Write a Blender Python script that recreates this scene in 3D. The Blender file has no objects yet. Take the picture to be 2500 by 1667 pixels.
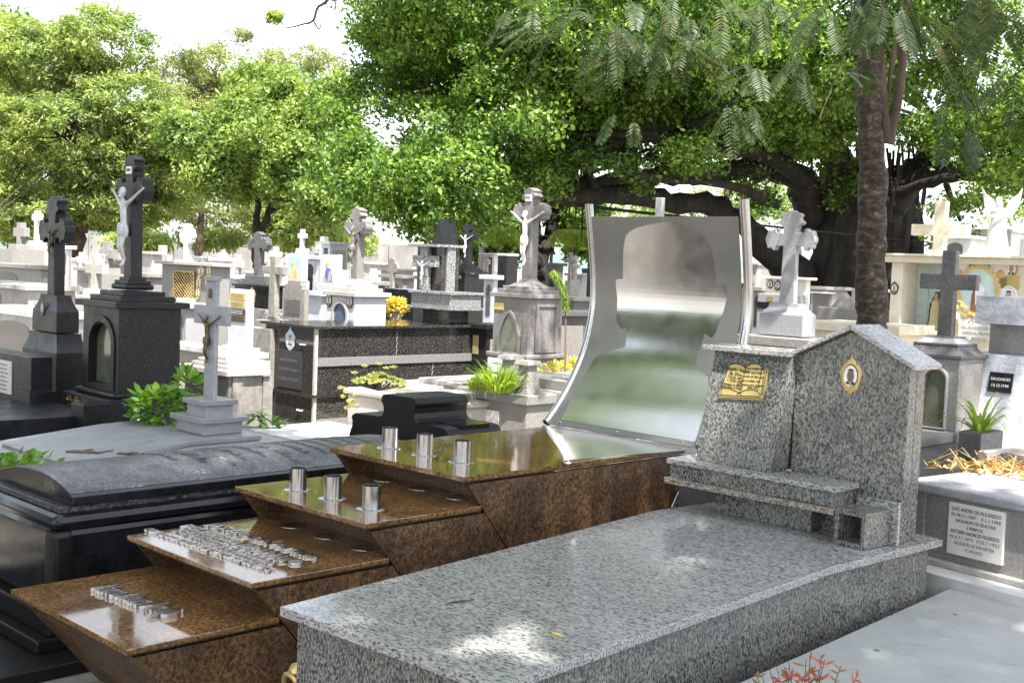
import bpy, math, random
import numpy as np
from mathutils import Vector, Matrix
rnd = random.Random(7)
sc = bpy.context.scene
COL = sc.collection
R = math.radians
# ---------------- camera, world, sun, exposure ----------------
FPX, H = 2936.0, 1.90
cam_d = bpy.data.cameras.new("camera"); cam = bpy.data.objects.new("camera", cam_d); COL.objects.link(cam)
cam_d.sensor_width = 36; cam_d.lens = FPX/2500*36; cam_d.clip_start = .05; cam_d.clip_end = 5000
CR = Matrix.Rotation(R(90-3.57), 3, 'X') @ Matrix.Rotation(R(2.29), 3, 'Z')
CO = Vector((0, 0, H))
cam.matrix_world = Matrix.Translation(CO) @ CR.to_4x4()
sc.camera = cam
SUN_EL, SUN_AZ = 62, 160
w = bpy.data.worlds.new("World"); sc.world = w; w.use_nodes = True
nt = w.node_tree; sky = nt.nodes.new("ShaderNodeTexSky"); sky.sky_type = 'NISHITA'; sky.sun_disc = False
sky.sun_elevation = R(SUN_EL); sky.sun_rotation = R(SUN_AZ); sky.air_density = 1.0; sky.dust_density = 1.6; sky.ozone_density = 1.0
hs_ = nt.nodes.new("ShaderNodeHueSaturation"); hs_.inputs["Saturation"].default_value = .38; nt.links.new(sky.outputs[0], hs_.inputs["Color"]); nt.links.new(hs_.outputs[0], nt.nodes["Background"].inputs[0]); nt.nodes["Background"].inputs[1].default_value = .15
sd = Vector((math.sin(R(SUN_AZ))*math.cos(R(SUN_EL)), math.cos(R(SUN_AZ))*math.cos(R(SUN_EL)), math.sin(R(SUN_EL))))
sl = bpy.data.lights.new("sun", 'SUN'); sl.energy = 5.0; sl.angle = R(.55); sl.color = (1, .955, .88)
so = bpy.data.objects.new("sun", sl); COL.objects.link(so); so.rotation_euler = sd.to_track_quat('Z', 'Y').to_euler()
sc.view_settings.view_transform = 'Standard'; sc.view_settings.look = 'None'; sc.view_settings.gamma = 1
sc.view_settings.exposure = 1.78
sc.cycles.max_bounces = 8; sc.cycles.transparent_max_bounces = 8; sc.cycles.diffuse_bounces = 4
# ---------------- geometry helpers ----------------
def ray(u, v): return CR @ Vector(((u-1250)/FPX, -(v-833.5)/FPX, -1))
def at(u, v, z=None, Y=None):
    d = ray(u, v); t = (z-H)/d.z if z is not None else Y/d.y
    return CO + d*t
def proj(p):
    q = CR.transposed() @ (Vector(p)-CO); return (1250+FPX*q.x/-q.z, 833.5-FPX*q.y/-q.z)
RZ = -44.6
class Fr:
    def __init__(s, p, rz=RZ):
        s.o = Vector((p[0], p[1], 0)); s.rz = R(rz); s.M = Matrix.Rotation(s.rz, 3, 'Z'); s.Mt = s.M.transposed()
    def loc(s, P): return s.Mt @ (Vector(P)-s.o)
    def world(s, p): return s.M @ Vector(p) + s.o
    def _pl(s, u, v, ax, c):
        C = s.loc(CO); d = s.Mt @ ray(u, v); return C + d*((c-C[ax])/d[ax])
    def X(s, u, v, c=0): return s._pl(u, v, 0, c)
    def Yp(s, u, v, c=0): return s._pl(u, v, 1, c)
    def Z(s, u, v, c): return s._pl(u, v, 2, c)
    def fit(s, u, z, axis, lo, hi, other=0):
        f = lambda t: proj(s.world((t, other, z) if axis == 0 else (other, t, z)))[0]-u
        a, b = lo, hi; fa = f(a)
        for _ in range(50):
            m = (a+b)/2; fm = f(m)
            if (fa < 0) == (fm < 0): a, fa = m, fm
            else: b = m
        return (a+b)/2
class MB:
    def __init__(s): s.v = []; s.f = []; s.mi = []; s.m = 0
    def add(s, vs, fs):
        n = len(s.v); s.v += [tuple(p) for p in vs]; s.f += [tuple(i+n for i in f) for f in fs]; s.mi += [s.m]*len(fs); return s
    def box(s, x0, x1, y0, y1, z0, z1, t=0, tx=None):
        if tx is None: tx = t
        s.add([(x0, y0, z0), (x1, y0, z0), (x1, y1, z0), (x0, y1, z0), (x0+tx, y0+t, z1), (x1-tx, y0+t, z1), (x1-tx, y1-t, z1), (x0+tx, y1-t, z1)],
              [(3, 2, 1, 0), (4, 5, 6, 7), (0, 1, 5, 4), (1, 2, 6, 5), (2, 3, 7, 6), (3, 0, 4, 7)]); return s
    def prism(s, poly, ax, c0, c1):
        def P(a, b, c): return (c, a, b) if ax == 'x' else (a, c, b) if ax == 'y' else (a, b, c)
        n = len(poly); s.add([P(a, b, c0) for a, b in poly]+[P(a, b, c1) for a, b in poly],
              [tuple(range(n)), tuple(range(2*n-1, n-1, -1))]+[(i, i+n, (i+1) % n+n, (i+1) % n) for i in range(n)]); return s
    def loft(s, rings, cap=True):
        n = len(rings[0]); k = len(rings); vs = [p for r in rings for p in r]
        fs = [(j*n+i, j*n+(i+1) % n, (j+1)*n+(i+1) % n, (j+1)*n+i) for j in range(k-1) for i in range(n)]
        if cap: fs += [tuple(range(n-1, -1, -1)), tuple((k-1)*n+i for i in range(n))]
        return s.add(vs, fs)
    def lathe(s, prof, cx=0, cy=0, n=20, cap=True, sx=1, sy=1, ax='z', cz=0):
        def P(r, a, h):
            x, y = r*math.cos(a)*sx, r*math.sin(a)*sy
            return (cx+x, cy+y, h) if ax == 'z' else (cx+x, h, cz+y) if ax == 'y' else (h, cy+x, cz+y)
        return s.loft([[P(r, 2*math.pi*i/n, h) for i in range(n)] for r, h in prof], cap)
    def tube(s, pts, rad, n=8, cap=True):
        pts = [Vector(p) for p in pts]; rings = []; up = Vector((0, 0, 1))
        if not hasattr(rad, '__len__'): rad = [rad]*len(pts)
        a = None
        for i, p in enumerate(pts):
            d = (pts[min(i+1, len(pts)-1)]-pts[max(i-1, 0)]).normalized()
            if a is None:
                a = d.cross(up if abs(d.z) < .9 else Vector((1, 0, 0))).normalized()
            else: a = (a-d*a.dot(d)).normalized()
            b = d.cross(a)
            rings.append([p+(a*math.cos(2*math.pi*k/n)+b*math.sin(2*math.pi*k/n))*rad[i] for k in range(n)])
        return s.loft(rings, cap)
    def move(s, f, n0=0):
        s.v[n0:] = [tuple(f(p)) for p in s.v[n0:]]; return s
def spline(pts, k=5):
    out = []
    for i in range(len(pts)-1):
        p0, p1, p2, p3 = [Vector(pts[max(0, min(len(pts)-1, j))]) for j in (i-1, i, i+1, i+2)]
        for q in range(k):
            t = q/k; out.append(.5*((2*p1)+(p2-p0)*t+(2*p0-5*p1+4*p2-p3)*t*t+(3*p1-p0-3*p2+p3)*t**3))
    out.append(Vector(pts[-1])); return out
def link(name, me, parent=None, mats=()):
    o = bpy.data.objects.new(name, me); COL.objects.link(o)
    for m in mats: me.materials.append(m)
    if parent: o.parent = parent
    return o
def build(name, mb, mat, parent=None, bevel=0, smooth=False, label=None):
    me = bpy.data.meshes.new(name); me.from_pydata(mb.v, [], mb.f)
    mats = mat if isinstance(mat, (list, tuple)) else [mat]
    import bmesh
    bm = bmesh.new(); bm.from_mesh(me); bmesh.ops.recalc_face_normals(bm, faces=bm.faces)
    bm.to_mesh(me); bm.free()
    if len(mats) > 1: me.polygons.foreach_set('material_index', mb.mi)
    if smooth:
        me.polygons.foreach_set('use_smooth', [True]*len(me.polygons))
        try: me.set_sharp_from_angle(angle=R(40))
        except Exception: pass
    o = link(name, me, parent, mats)
    if bevel:
        b = o.modifiers.new('bevel', 'BEVEL'); b.width = bevel; b.segments = 2; b.limit_method = 'ANGLE'; b.angle_limit = R(35)
    if label: o['label'] = label
    return o
def tag(o, label, cat, group=None, kind=None):
    if kind: o['kind'] = kind
    if label: o['label'] = label
    if cat: o['category'] = cat
    if group: o['group'] = group
    return o
def thing(name, label, cat, F=None, z=0, group=None, loc=None, rz=0):
    o = bpy.data.objects.new(name, None); COL.objects.link(o); o.empty_display_size = .1
    if F is not None: o.location = (F.o.x, F.o.y, z); o.rotation_euler = (0, 0, F.rz)
    else: o.location = loc or (0, 0, 0); o.rotation_euler = (0, 0, R(rz))
    return tag(o, label, cat, group)
def textmesh(s, size, ext=0.0, shear=0, align='CENTER', sp=1.0, line=1.0, bold=0):
    c = bpy.data.curves.new('t', 'FONT'); c.body = s; c.size = size; c.extrude = ext; c.shear = shear; c.align_x = align; c.align_y = 'CENTER'
    c.space_character = sp; c.space_line = line; c.offset = bold; c.resolution_u = 3
    o = bpy.data.objects.new('t', c); COL.objects.link(o)
    me = bpy.data.meshes.new_from_object(o.evaluated_get(bpy.context.evaluated_depsgraph_get()))
    bpy.data.objects.remove(o); bpy.data.curves.remove(c); return me
def text(name, s, size, mat, parent, loc, face='-y', ext=.001, tilt=0, **k):
    me = textmesh(s, size, ext, **k); o = link(name, me, parent); me.materials.clear(); me.materials.append(mat)
    o.location = loc; o.rotation_euler = {'-y': (R(90), 0, 0), 'x': (R(90), 0, R(90)), 'up': (0, 0, 0)}[face]
    if tilt: o.rotation_euler.x -= R(tilt)
    return o
# ---------------- materials ----------------
def newmat(name):
    m = bpy.data.materials.new(name); m.use_nodes = True; nt = m.node_tree; return m, nt, nt.nodes["Principled BSDF"]
def N(nt, t, **k):
    n = nt.nodes.new("ShaderNode"+t)
    for a, b in k.items(): setattr(n, a, b)
    return n
def L(nt, a, b): nt.links.new(a, b)
def ramp(nt, fac, stops, mode='LINEAR'):
    r = N(nt, 'ValToRGB'); r.color_ramp.interpolation = mode; e = r.color_ramp.elements
    while len(e) < len(stops): e.new(.5)
    for i, (p, c) in enumerate(stops): e[i].position = p; e[i].color = (*c, 1) if len(c) == 3 else c
    if fac: L(nt, fac, r.inputs[0])
    return r.outputs[0]
def noise(nt, vec, scale, det=3, rough=.5, dist=0):
    n = N(nt, 'TexNoise'); n.inputs['Scale'].default_value = scale; n.inputs['Detail'].default_value = det
    n.inputs['Roughness'].default_value = rough; n.inputs['Distortion'].default_value = dist; L(nt, vec, n.inputs['Vector']); return n.outputs['Fac']
def mixc(nt, fac, a, b, mode='MIX'):
    m = N(nt, 'Mix', data_type='RGBA', blend_type=mode)
    for s, x in ((m.inputs[0], fac), (m.inputs[6], a), (m.inputs[7], b)):
        if isinstance(x, (int, float)): s.default_value = x
        elif isinstance(x, tuple): s.default_value = (*x, 1)
        else: L(nt, x, s)
    return m.outputs[2]
def stone(name, stops, scale=60, det=3, nr=.6, rough=.5, bump=0, bscale=None, stain=None, spots=None, vein=None, metal=0, stretch=(1, 1, 1), dist=0, spec=.5, rvar=.1, second=None):
    m, nt, p = newmat(name); tc = N(nt, 'TexCoord'); ob = tc.outputs['Object']
    mp = N(nt, 'Mapping'); mp.inputs['Scale'].default_value = stretch; L(nt, ob, mp.inputs[0])
    f = noise(nt, mp.outputs[0], scale, det, nr, dist); col = ramp(nt, f, stops)
    if second:   # (scale, stops, factor)
        f2 = noise(nt, mp.outputs[0], second[0], 3, .6); col = mixc(nt, second[2], col, ramp(nt, f2, second[1]), 'MULTIPLY')
    if vein:     # (scale, colour, amount, distortion)
        mv = N(nt, 'Mapping'); mv.inputs['Rotation'].default_value = (.5, .6, .4); L(nt, ob, mv.inputs[0])
        wv = noise(nt, mv.outputs[0], vein[0], 6, .6, vein[3]); k = ramp(nt, wv, [(.44, (0, 0, 0)), (.5, (1, 1, 1)), (.56, (0, 0, 0))])
        ms = N(nt, 'Mapping'); ms.inputs['Scale'].default_value = (.6, .6, 3); ms.inputs['Rotation'].default_value = (.5, .9, 0); L(nt, ob, ms.inputs[0])
        b2 = ramp(nt, noise(nt, ms.outputs[0], vein[0]*1.3, 5, .6, 1), [(.35, (0, 0, 0)), (.65, (1, 1, 1))])
        mm = mixc(nt, .6, k, b2); mu = N(nt, 'Math', operation='MULTIPLY'); L(nt, mm, mu.inputs[0]); mu.inputs[1].default_value = vein[2]
        col = mixc(nt, mu.outputs[0], col, vein[1])
    if spots:    # (scale, threshold, colour)
        for sc_, th, c in (spots if isinstance(spots, list) else [spots]):
            vo = N(nt, 'TexVoronoi'); vo.inputs['Scale'].default_value = sc_; L(nt, ob, vo.inputs['Vector'])
            a = ramp(nt, vo.outputs['Distance'], [(0, (1, 1, 1)), (th, (1, 1, 1)), (min(th+.06, 1), (0, 0, 0))])
            sp = N(nt, 'SeparateColor'); L(nt, vo.outputs['Color'], sp.inputs[0])
            b = ramp(nt, sp.outputs[0], [(.45, (0, 0, 0)), (.8, (1, 1, 1))])
            col = mixc(nt, mixc(nt, 1.0, a, b, 'MULTIPLY'), col, c)
    if stain:    # (colour, amount, scale)
        ms = N(nt, 'Mapping'); ms.inputs['Scale'].default_value = (1, 1, .22); L(nt, ob, ms.inputs[0])
        a = ramp(nt, noise(nt, ms.outputs[0], stain[2], 5, .65), [(.42, (0, 0, 0)), (.72, (1, 1, 1))])
        a2 = ramp(nt, noise(nt, ob, stain[2]*.4, 4, .6), [(.4, (0, 0, 0)), (.7, (1, 1, 1))])
        mm = mixc(nt, .5, a, a2); mu = N(nt, 'Math', operation='MULTIPLY'); L(nt, mm, mu.inputs[0]); mu.inputs[1].default_value = stain[1]
        col = mixc(nt, mu.outputs[0], col, stain[0])
    L(nt, col, p.inputs['Base Color'])
    rr = N(nt, 'MapRange'); L(nt, noise(nt, ob, 7, 5, .65), rr.inputs[0]); rr.inputs[1].default_value = .3; rr.inputs[2].default_value = .7
    rr.inputs[3].default_value = max(.02, rough-rvar*.5); rr.inputs[4].default_value = rough+rvar; L(nt, rr.outputs[0], p.inputs['Roughness'])
    p.inputs['Metallic'].default_value = metal; p.inputs['Specular IOR Level'].default_value = spec
    if bump:
        bn = N(nt, 'Bump'); bn.inputs['Strength'].default_value = 1; bn.inputs['Distance'].default_value = bump
        L(nt, noise(nt, mp.outputs[0], bscale or scale, 4, .6), bn.inputs['Height']); L(nt, bn.outputs[0], p.inputs['Normal'])
    return m
def plain(name, c, rough=.5, metal=0, var=.12, bump=0, spec=.5, scale=9):
    d = tuple(x*(1-var) for x in c); e = tuple(min(1, x*(1+var)) for x in c)
    return stone(name, [(.3, d), (.7, e)], scale=scale, det=5, rough=rough, metal=metal, bump=bump, bscale=120, spec=spec, rvar=.08)
G = lambda *a: tuple(a) if len(a) == 3 else (a[0],)*3
M = {}
M['granite'] = stone('granite_grey', [(.35, G(.035, .04, .05)), (.43, G(.15, .155, .165)), (.50, G(.30, .30, .305)), (.66, G(.42, .418, .41))], scale=150, det=4, nr=.6, rough=.12, rvar=.12, stretch=(.42, .85, 1.0), second=(14, [(.3, G(.80, .80, .76)), (.7, G(1, .97, .92))], .8))
M['granite_head'] = stone('granite_grey_coarse', [(.39, G(.014, .017, .024)), (.46, G(.075, .08, .084)), (.52, G(.175, .178, .172)), (.66, G(.30, .298, .28))], scale=100, det=5, nr=.66, rough=.2, rvar=.15, stretch=(1.3, 1.3, .75), second=(9, [(.3, G(.66, .68, .64)), (.7, G(1, .95, .87))], .9))
M['granite_edge'] = stone('granite_edge', [(.42, G(.04, .035, .03)), (.5, G(.2, .17, .14)), (.62, G(.42, .37, .31))], scale=150, det=4, rough=.4)
M['brown'] = stone('granite_brown', [(.34, G(.04, .028, .016)), (.44, G(.15, .080, .034)), (.54, G(.27, .150, .064)), (.66, G(.39, .24, .115)), (.78, G(.46, .32, .17))], scale=70, det=6, nr=.72, rough=.05, rvar=.05, second=(4.5, [(.3, G(.5, .5, .5)), (.7, G(1, .95, .85))], 1), spots=[(80, .2, G(.03, .02, .014))], stretch=(1, .7, 1), spec=.9)
M['brown_edge'] = stone('granite_brown_edge', [(.38, G(.05, .03, .018)), (.5, G(.19, .10, .05)), (.62, G(.36, .22, .12))], scale=140, det=4, rough=.35)
M['brown_rough'] = stone('granite_brown_rough', [(.36, G(.014, .010, .007)), (.46, G(.07, .038, .018)), (.55, G(.16, .088, .040)), (.68, G(.28, .17, .086))], scale=70, det=8, nr=.75, rough=.42, rvar=.2, bump=.004, second=(3.2, [(.35, G(.42, .42, .42)), (.65, G(1, .95, .88))], 1), stretch=(1, 1, .85))
M['blackgran'] = stone('granite_black_speckled', [(.35, G(.006)), (.55, G(.018, .017, .016)), (.68, G(.06, .055, .05))], scale=70, rough=.07, rvar=.05, spots=[(75, .18, G(.22, .19, .14)), (140, .2, G(.3, .3, .3))], spec=.6)
M['blackgran_lt'] = stone('granite_black_lit', [(.3, G(.03)), (.5, G(.13)), (.65, G(.34))], scale=110, det=4, rough=.3)  # paler copy of the black granite, with light on the bands painted in
M['black'] = stone('polished_black_stone', [(.3, G(.006, .0065, .008)), (.7, G(.014, .014, .016))], scale=12, rough=.12, rvar=.12, spots=(120, .12, G(.06)), spec=.35)
M['blackdull'] = stone('weathered_black_stone', [(.36, G(.009, .009, .010)), (.5, G(.055, .055, .057)), (.66, G(.24, .24, .245))], scale=55, det=8, nr=.75, rough=.30, rvar=.2, bump=.0012, bscale=90, second=(4, [(.3, G(.45)), (.7, G(1))], 1))  # pale mottling is weathering, with speckled sky reflection painted in
M['blackmatt'] = stone('matt_black_stone', [(.3, G(.004)), (.7, G(.009))], scale=90, rough=.38, rvar=.1, spots=(150, .13, G(.05)), spec=.3)
M['shrine'] = stone('dark_speckled_granolith', [(.3, G(.006, .0065, .008)), (.7, G(.015, .015, .017))], scale=25, det=5, rough=.36, rvar=.15, spots=[(120, .15, G(.12)), (60, .1, G(.2))], spec=.28)
M['terrdark'] = stone('charcoal_granolith', [(.3, G(.05, .048, .05)), (.7, G(.09, .087, .09))], scale=20, det=5, rough=.42, spots=[(95, .2, G(.32))])
M['terr'] = stone('grey_granolith', [(.3, G(.155, .145, .135)), (.7, G(.27, .255, .24))], scale=60, det=5, rough=.55, spots=[(120, .2, G(.48)), (100, .16, G(.05))], stain=(G(.08, .075, .07), .45, 3))
M['terrlt'] = stone('pale_granolith', [(.3, G(.20, .20, .21)), (.7, G(.29, .29, .31))], scale=80, det=5, rough=.5, spots=[(130, .2, G(.75)), (110, .15, G(.16))])
M['terrbrown'] = stone('brownish_granolith', [(.3, G(.13, .12, .115)), (.7, G(.25, .235, .225))], scale=40, det=6, rough=.6, spots=(110, .15, G(.4)), stain=(G(.05, .043, .038), .6, 4), bump=.001)
M['conc'] = stone('weathered_concrete', [(.3, G(.16, .148, .135)), (.7, G(.29, .27, .245))], scale=16, det=7, rough=.85, bump=.002, bscale=60, stain=(G(.07, .063, .055), .6, 4))
M['concl'] = stone('pale_concrete', [(.3, G(.30, .285, .26)), (.7, G(.44, .42, .39))], scale=14, det=7, rough=.85, bump=.002, bscale=60, stain=(G(.16, .15, .13), .5, 4))
M['white'] = stone('white_paint', [(.3, G(.46, .46, .45)), (.7, G(.64, .64, .63))], scale=9, det=6, rough=.6, stain=(G(.24, .23, .21), .7, 3.5))
M['wmarble'] = stone('white_marble', [(.3, G(.40, .42, .46)), (.7, G(.54, .56, .60))], scale=6, det=4, rough=.3, vein=(3, G(.42, .46, .54), .5, 2), stain=(G(.3, .3, .3), .25, 3))
M['gmarble'] = stone('grey_marble', [(.3, G(.24, .25, .28)), (.7, G(.36, .37, .41))], scale=5, det=5, rough=.35, vein=(5, G(.62, .63, .68), 1.0, 2.5), stretch=(1, 1, 2.4))
M['bmarble'] = stone('blue_grey_marble', [(.3, G(.19, .20, .215)), (.7, G(.29, .30, .315))], scale=9, det=6, nr=.65, rough=.42, stretch=(1, 1, 3.5), vein=(5, G(.37, .38, .40), .6, 2), stain=(G(.10, .10, .10), .35, 5))
M['bmarble_top'] = stone('blue_grey_marble_slab', [(.3, G(.20, .21, .225)), (.7, G(.31, .32, .335))], scale=7, det=7, nr=.68, rough=.38, stretch=(3, .5, 1), stain=(G(.09, .09, .09), .5, 3), bump=.0008, bscale=40)
M['palemarble'] = stone('pale_grey_marble', [(.3, G(.28, .292, .288)), (.7, G(.40, .412, .405))], scale=3, det=6, nr=.6, rough=.30, rvar=.18, vein=(2.2, G(.44, .47, .47), .5, 1.5), stain=(G(.20, .235, .19), .45, 2.2), second=(26, [(.35, G(.8)), (.65, G(1))], .45))
M['cream'] = stone('cream_marble', [(.3, G(.60, .53, .40)), (.7, G(.76, .70, .58))], scale=7, det=5, rough=.4, vein=(3, G(.5, .40, .27), .4, 2), stain=(G(.3, .26, .2), .3, 4))
M['creampaint'] = stone('cream_paint', [(.3, G(.62, .58, .49)), (.7, G(.74, .70, .61))], scale=8, det=6, rough=.65, stain=(G(.32, .28, .2), .4, 4))
M['steel'] = stone('brushed_steel', [(.3, G(.30, .295, .29)), (.7, G(.48, .47, .46))], scale=40, rough=.22, metal=1, rvar=.06, stretch=(6, 6, .3))
M['steelpol'] = stone('polished_steel_sheet', [(.3, G(.70, .69, .67)), (.7, G(.78, .77, .75))], scale=5, rough=.17, metal=1, rvar=.05)
M['steelmat'] = stone('etched_steel_sheet', [(.3, G(.25, .245, .235)), (.7, G(.28, .275, .265))], scale=5, rough=.42, metal=1, rvar=.06)
M['letter'] = stone('letter_steel', [(.3, G(.60, .58, .56)), (.7, G(.72, .70, .68))], scale=30, rough=.26, metal=1)
M['silver'] = plain('silver_paint', G(.50, .52, .55), .42, .15, scale=14)
M['bronze'] = plain('old_bronze', G(.13, .10, .06), .5, .6, var=.5, scale=20)
M['gold'] = plain('brass', G(.50, .37, .16), .38, .8, var=.25)
M['goldpaint'] = plain('worn_gold_paint', G(.30, .22, .08), .5, .4, var=.35)
M['brassplate'] = plain('brass_plate', G(.52, .40, .15), .35, .55, var=.15)
M['ink'] = plain('engraved_ink', G(.02, .016, .01), .6)
M['glass'] = plain('dark_glass', G(.02, .024, .022), .05, 0, spec=.8)
M['glassgr'] = plain('dusty_glass', G(.09, .10, .07), .10, 0, var=.4, scale=4, spec=.8)
M['glassbl'] = plain('blue_glass', G(.05, .08, .16), .1, 0, spec=.7)
M['tileblue'] = plain('pale_blue_tile', G(.50, .62, .60), .25)
M['grout'] = plain('grout', G(.36, .42, .40), .8)
M['skin'] = plain('portrait_skin', G(.17, .085, .055), .3)
M['skinlt'] = plain('portrait_skin_pale', G(.42, .27, .2), .3)
M['suit'] = plain('portrait_suit', G(.02), .3)
M['paperw'] = plain('enamel_white', G(.72, .74, .76), .15)
M['plaqw'] = stone('plaque_marble', [(.3, G(.60, .58, .55)), (.7, G(.76, .74, .70))], scale=8, rough=.45, stain=(G(.35, .31, .26), .35, 5))
M['plaqtext'] = plain('worn_lettering', G(.22, .21, .20), .7)
M['plaqtext2'] = plain('dark_lettering', G(.10, .09, .08), .7)
M['soil'] = plain('dry_soil', G(.10, .075, .05), .95, bump=.004)
M['blue'] = plain('blue_glaze', G(.05, .12, .45), .25)
M['sky'] = plain('light_blue_glaze', G(.30, .60, .75), .25)
M['yellow'] = plain('yellow_glaze', G(.55, .42, .16), .3)
M['orange'] = plain('orange_glaze', G(.55, .30, .14), .3)
M['greengl'] = plain('green_glaze', G(.10, .30, .14), .3)
M['rust'] = plain('rusty_iron', G(.16, .08, .045), .8)
def barkmat(name, a, b, c, scale=6, bump=.02):
    return stone(name, [(.35, a), (.52, b), (.70, c)], scale=scale, det=8, nr=.72, rough=.9, stretch=(1.6, 1.6, .55), bump=bump, bscale=scale*3, rvar=.05)
M['bark'] = stone('mottled_bark', [(.40, G(.012, .009, .007)), (.50, G(.04, .028, .02)), (.58, G(.10, .075, .052)), (.70, G(.27, .22, .165))], scale=9, det=8, nr=.78, rough=.9, stretch=(1.2, 1.2, 2.2), bump=.008, bscale=26, second=(3, [(.35, G(.45)), (.65, G(1))], .6))
M['barkdark'] = barkmat('dark_fig_bark', G(.006, .005, .004), G(.018, .014, .011), G(.04, .033, .026), 3)
M['barkmid'] = barkmat('brown_bark', G(.03, .02, .014), G(.07, .046, .032), G(.13, .09, .065), 4)
def leafmat(name, cols, trans=.35, rough=.45, spec=.35):
    m, nt, p = newmat(name); g = N(nt, 'NewGeometry'); c = ramp(nt, g.outputs['Random Per Island'], [(i/(len(cols)-1), x) for i, x in enumerate(cols)])
    ob = N(nt, 'TexCoord').outputs['Object']; f = ramp(nt, noise(nt, ob, .9, 3), [(.36, G(.55, .62, .6)), (.64, G(1.3, 1.2, 1.15))])
    c = mixc(nt, 1.0, c, f, 'MULTIPLY'); L(nt, c, p.inputs['Base Color']); p.inputs['Roughness'].default_value = rough; p.inputs['Specular IOR Level'].default_value = spec
    t = N(nt, 'BsdfTranslucent'); tcol = mixc(nt, 1.0, c, G(1.5, 1.5, .7), 'MULTIPLY'); L(nt, tcol, t.inputs[0])
    mx = N(nt, 'MixShader'); mx.inputs[0].default_value = trans; L(nt, p.outputs[0], mx.inputs[1]); L(nt, t.outputs[0], mx.inputs[2])
    L(nt, mx.outputs[0], nt.nodes['Material Output'].inputs[0]); return m
LF = {}
LF['fig'] = leafmat('fig_leaf', [G(.04, .095, .014), G(.08, .17, .022), G(.14, .25, .036), G(.25, .36, .07)])
LF['lite'] = leafmat('light_leaf', [G(.08, .15, .03), G(.13, .22, .045), G(.20, .30, .065), G(.31, .37, .11)], .4)
LF['yel'] = leafmat('yellow_green_leaf', [G(.12, .21, .05), G(.18, .29, .07), G(.29, .37, .10), G(.27, .24, .15)], .4)
LF['olive'] = leafmat('olive_leaf', [G(.12, .19, .05), G(.18, .25, .08), G(.25, .28, .10), G(.28, .21, .13)], .4)
LF['feather'] = leafmat('feathery_leaf', [G(.016, .04, .014), G(.03, .065, .022), G(.055, .10, .03), G(.10, .08, .035)], .45)
LF['bush'] = leafmat('bush_leaf', [G(.05, .14, .015), G(.10, .24, .02), G(.16, .33, .03), G(.25, .38, .06)], .35, .3, .5)
LF['grass'] = leafmat('grass_blade', [G(.16, .28, .02), G(.24, .36, .04), G(.34, .42, .08)], .4)
LF['succ'] = leafmat('succulent_leaf', [G(.28, .34, .10), G(.42, .44, .16), G(.52, .50, .22)], .3)
LF['red'] = leafmat('red_leaf', [G(.42, .05, .05), G(.5, .08, .07), G(.30, .14, .04), G(.16, .16, .03)], .3)
LF['dry'] = leafmat('dry_leaf', [G(.40, .26, .12), G(.52, .38, .2), G(.34, .17, .07), G(.42, .36, .12)], .25)
LF['flower'] = leafmat('yellow_petal', [G(.75, .50, .05), G(.80, .62, .12), G(.85, .70, .25)], .3)
LF['yshrub'] = leafmat('yellow_shrub_leaf', [G(.38, .34, .03), G(.52, .46, .06), G(.6, .52, .1)], .35)
# ---------------- foliage ----------------
def cloud(name, P, size, aspect, mat, parent, seed=1, up=.5, out=None, sv=.35, smooth=False, stripes=1):
    r = np.random.default_rng(seed); n = len(P)
    nrm = r.normal(size=(n, 3)); nrm[:, 2] += up*1.5
    if out is not None: nrm += out*1.2
    nrm /= np.linalg.norm(nrm, axis=1)[:, None]
    a = np.cross(nrm, r.normal(size=(n, 3))); a /= np.linalg.norm(a, axis=1)[:, None]+1e-9; b = np.cross(nrm, a)
    s = size*(1+sv*r.normal(size=n)).clip(.4, 1.9); a *= s[:, None]*.5; b *= (s*aspect)[:, None]*.5
    bend = nrm*(s*.08)[:, None]
    V = np.stack([P-a-bend, P+b-a*.1, P+a-bend, P-b-a*.1], 1).reshape(-1, 3).astype(np.float32)
    me = bpy.data.meshes.new(name); me.vertices.add(4*n); me.vertices.foreach_set('co', V.ravel())
    me.loops.add(4*n); me.loops.foreach_set('vertex_index', np.arange(4*n, dtype=np.int32))
    me.polygons.add(n); me.polygons.foreach_set('loop_start', np.arange(0, 4*n, 4, dtype=np.int32))
    me.update(calc_edges=True); me.validate()
    return link(name, me, parent, [mat])
def blobpts(blobs, clumps, per, cr, seed, flat=.6, shell=.55, gap=-9, gs=1.3):
    """blobs (x,y,z,rx,ry,rz): clump centres near the surface of each blob, leaves on the outside of each clump"""
    r = np.random.default_rng(seed); B = np.array([b[:6] for b in blobs], float)
    vol = (B[:, 3]*B[:, 5]*B[:, 4])**.75; pick = r.choice(len(B), clumps, p=vol/vol.sum()); b = B[pick]
    d = r.normal(size=(clumps, 3)); d /= np.linalg.norm(d, axis=1)[:, None]; rad = shell+(1-shell)*r.random(clumps)**.6
    C = b[:, :3]+d*rad[:, None]*b[:, 3:6]
    fr = r.normal(size=(6, 3))*2.2/gs; ph = r.random(6)*6.28; nz = np.sin(C@fr.T+ph).sum(1)/2.45
    C = C[nz > gap]; d = d[nz > gap]; clumps = len(C); cs = cr*(.45+1.0*r.random(clumps)**1.4)
    e = r.normal(size=(clumps, per, 3)); e /= np.linalg.norm(e, axis=2)[:, :, None]
    q = (.2+.8*r.random((clumps, per, 1))**.7)
    P = C[:, None, :]+e*q*cs[:, None, None]*np.array([1, 1, flat]); P += r.normal(size=P.shape)*cr*.17
    out = e*.5+d[:, None, :]*.5
    return P.reshape(-1, 3), out.reshape(-1, 3), C
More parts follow.
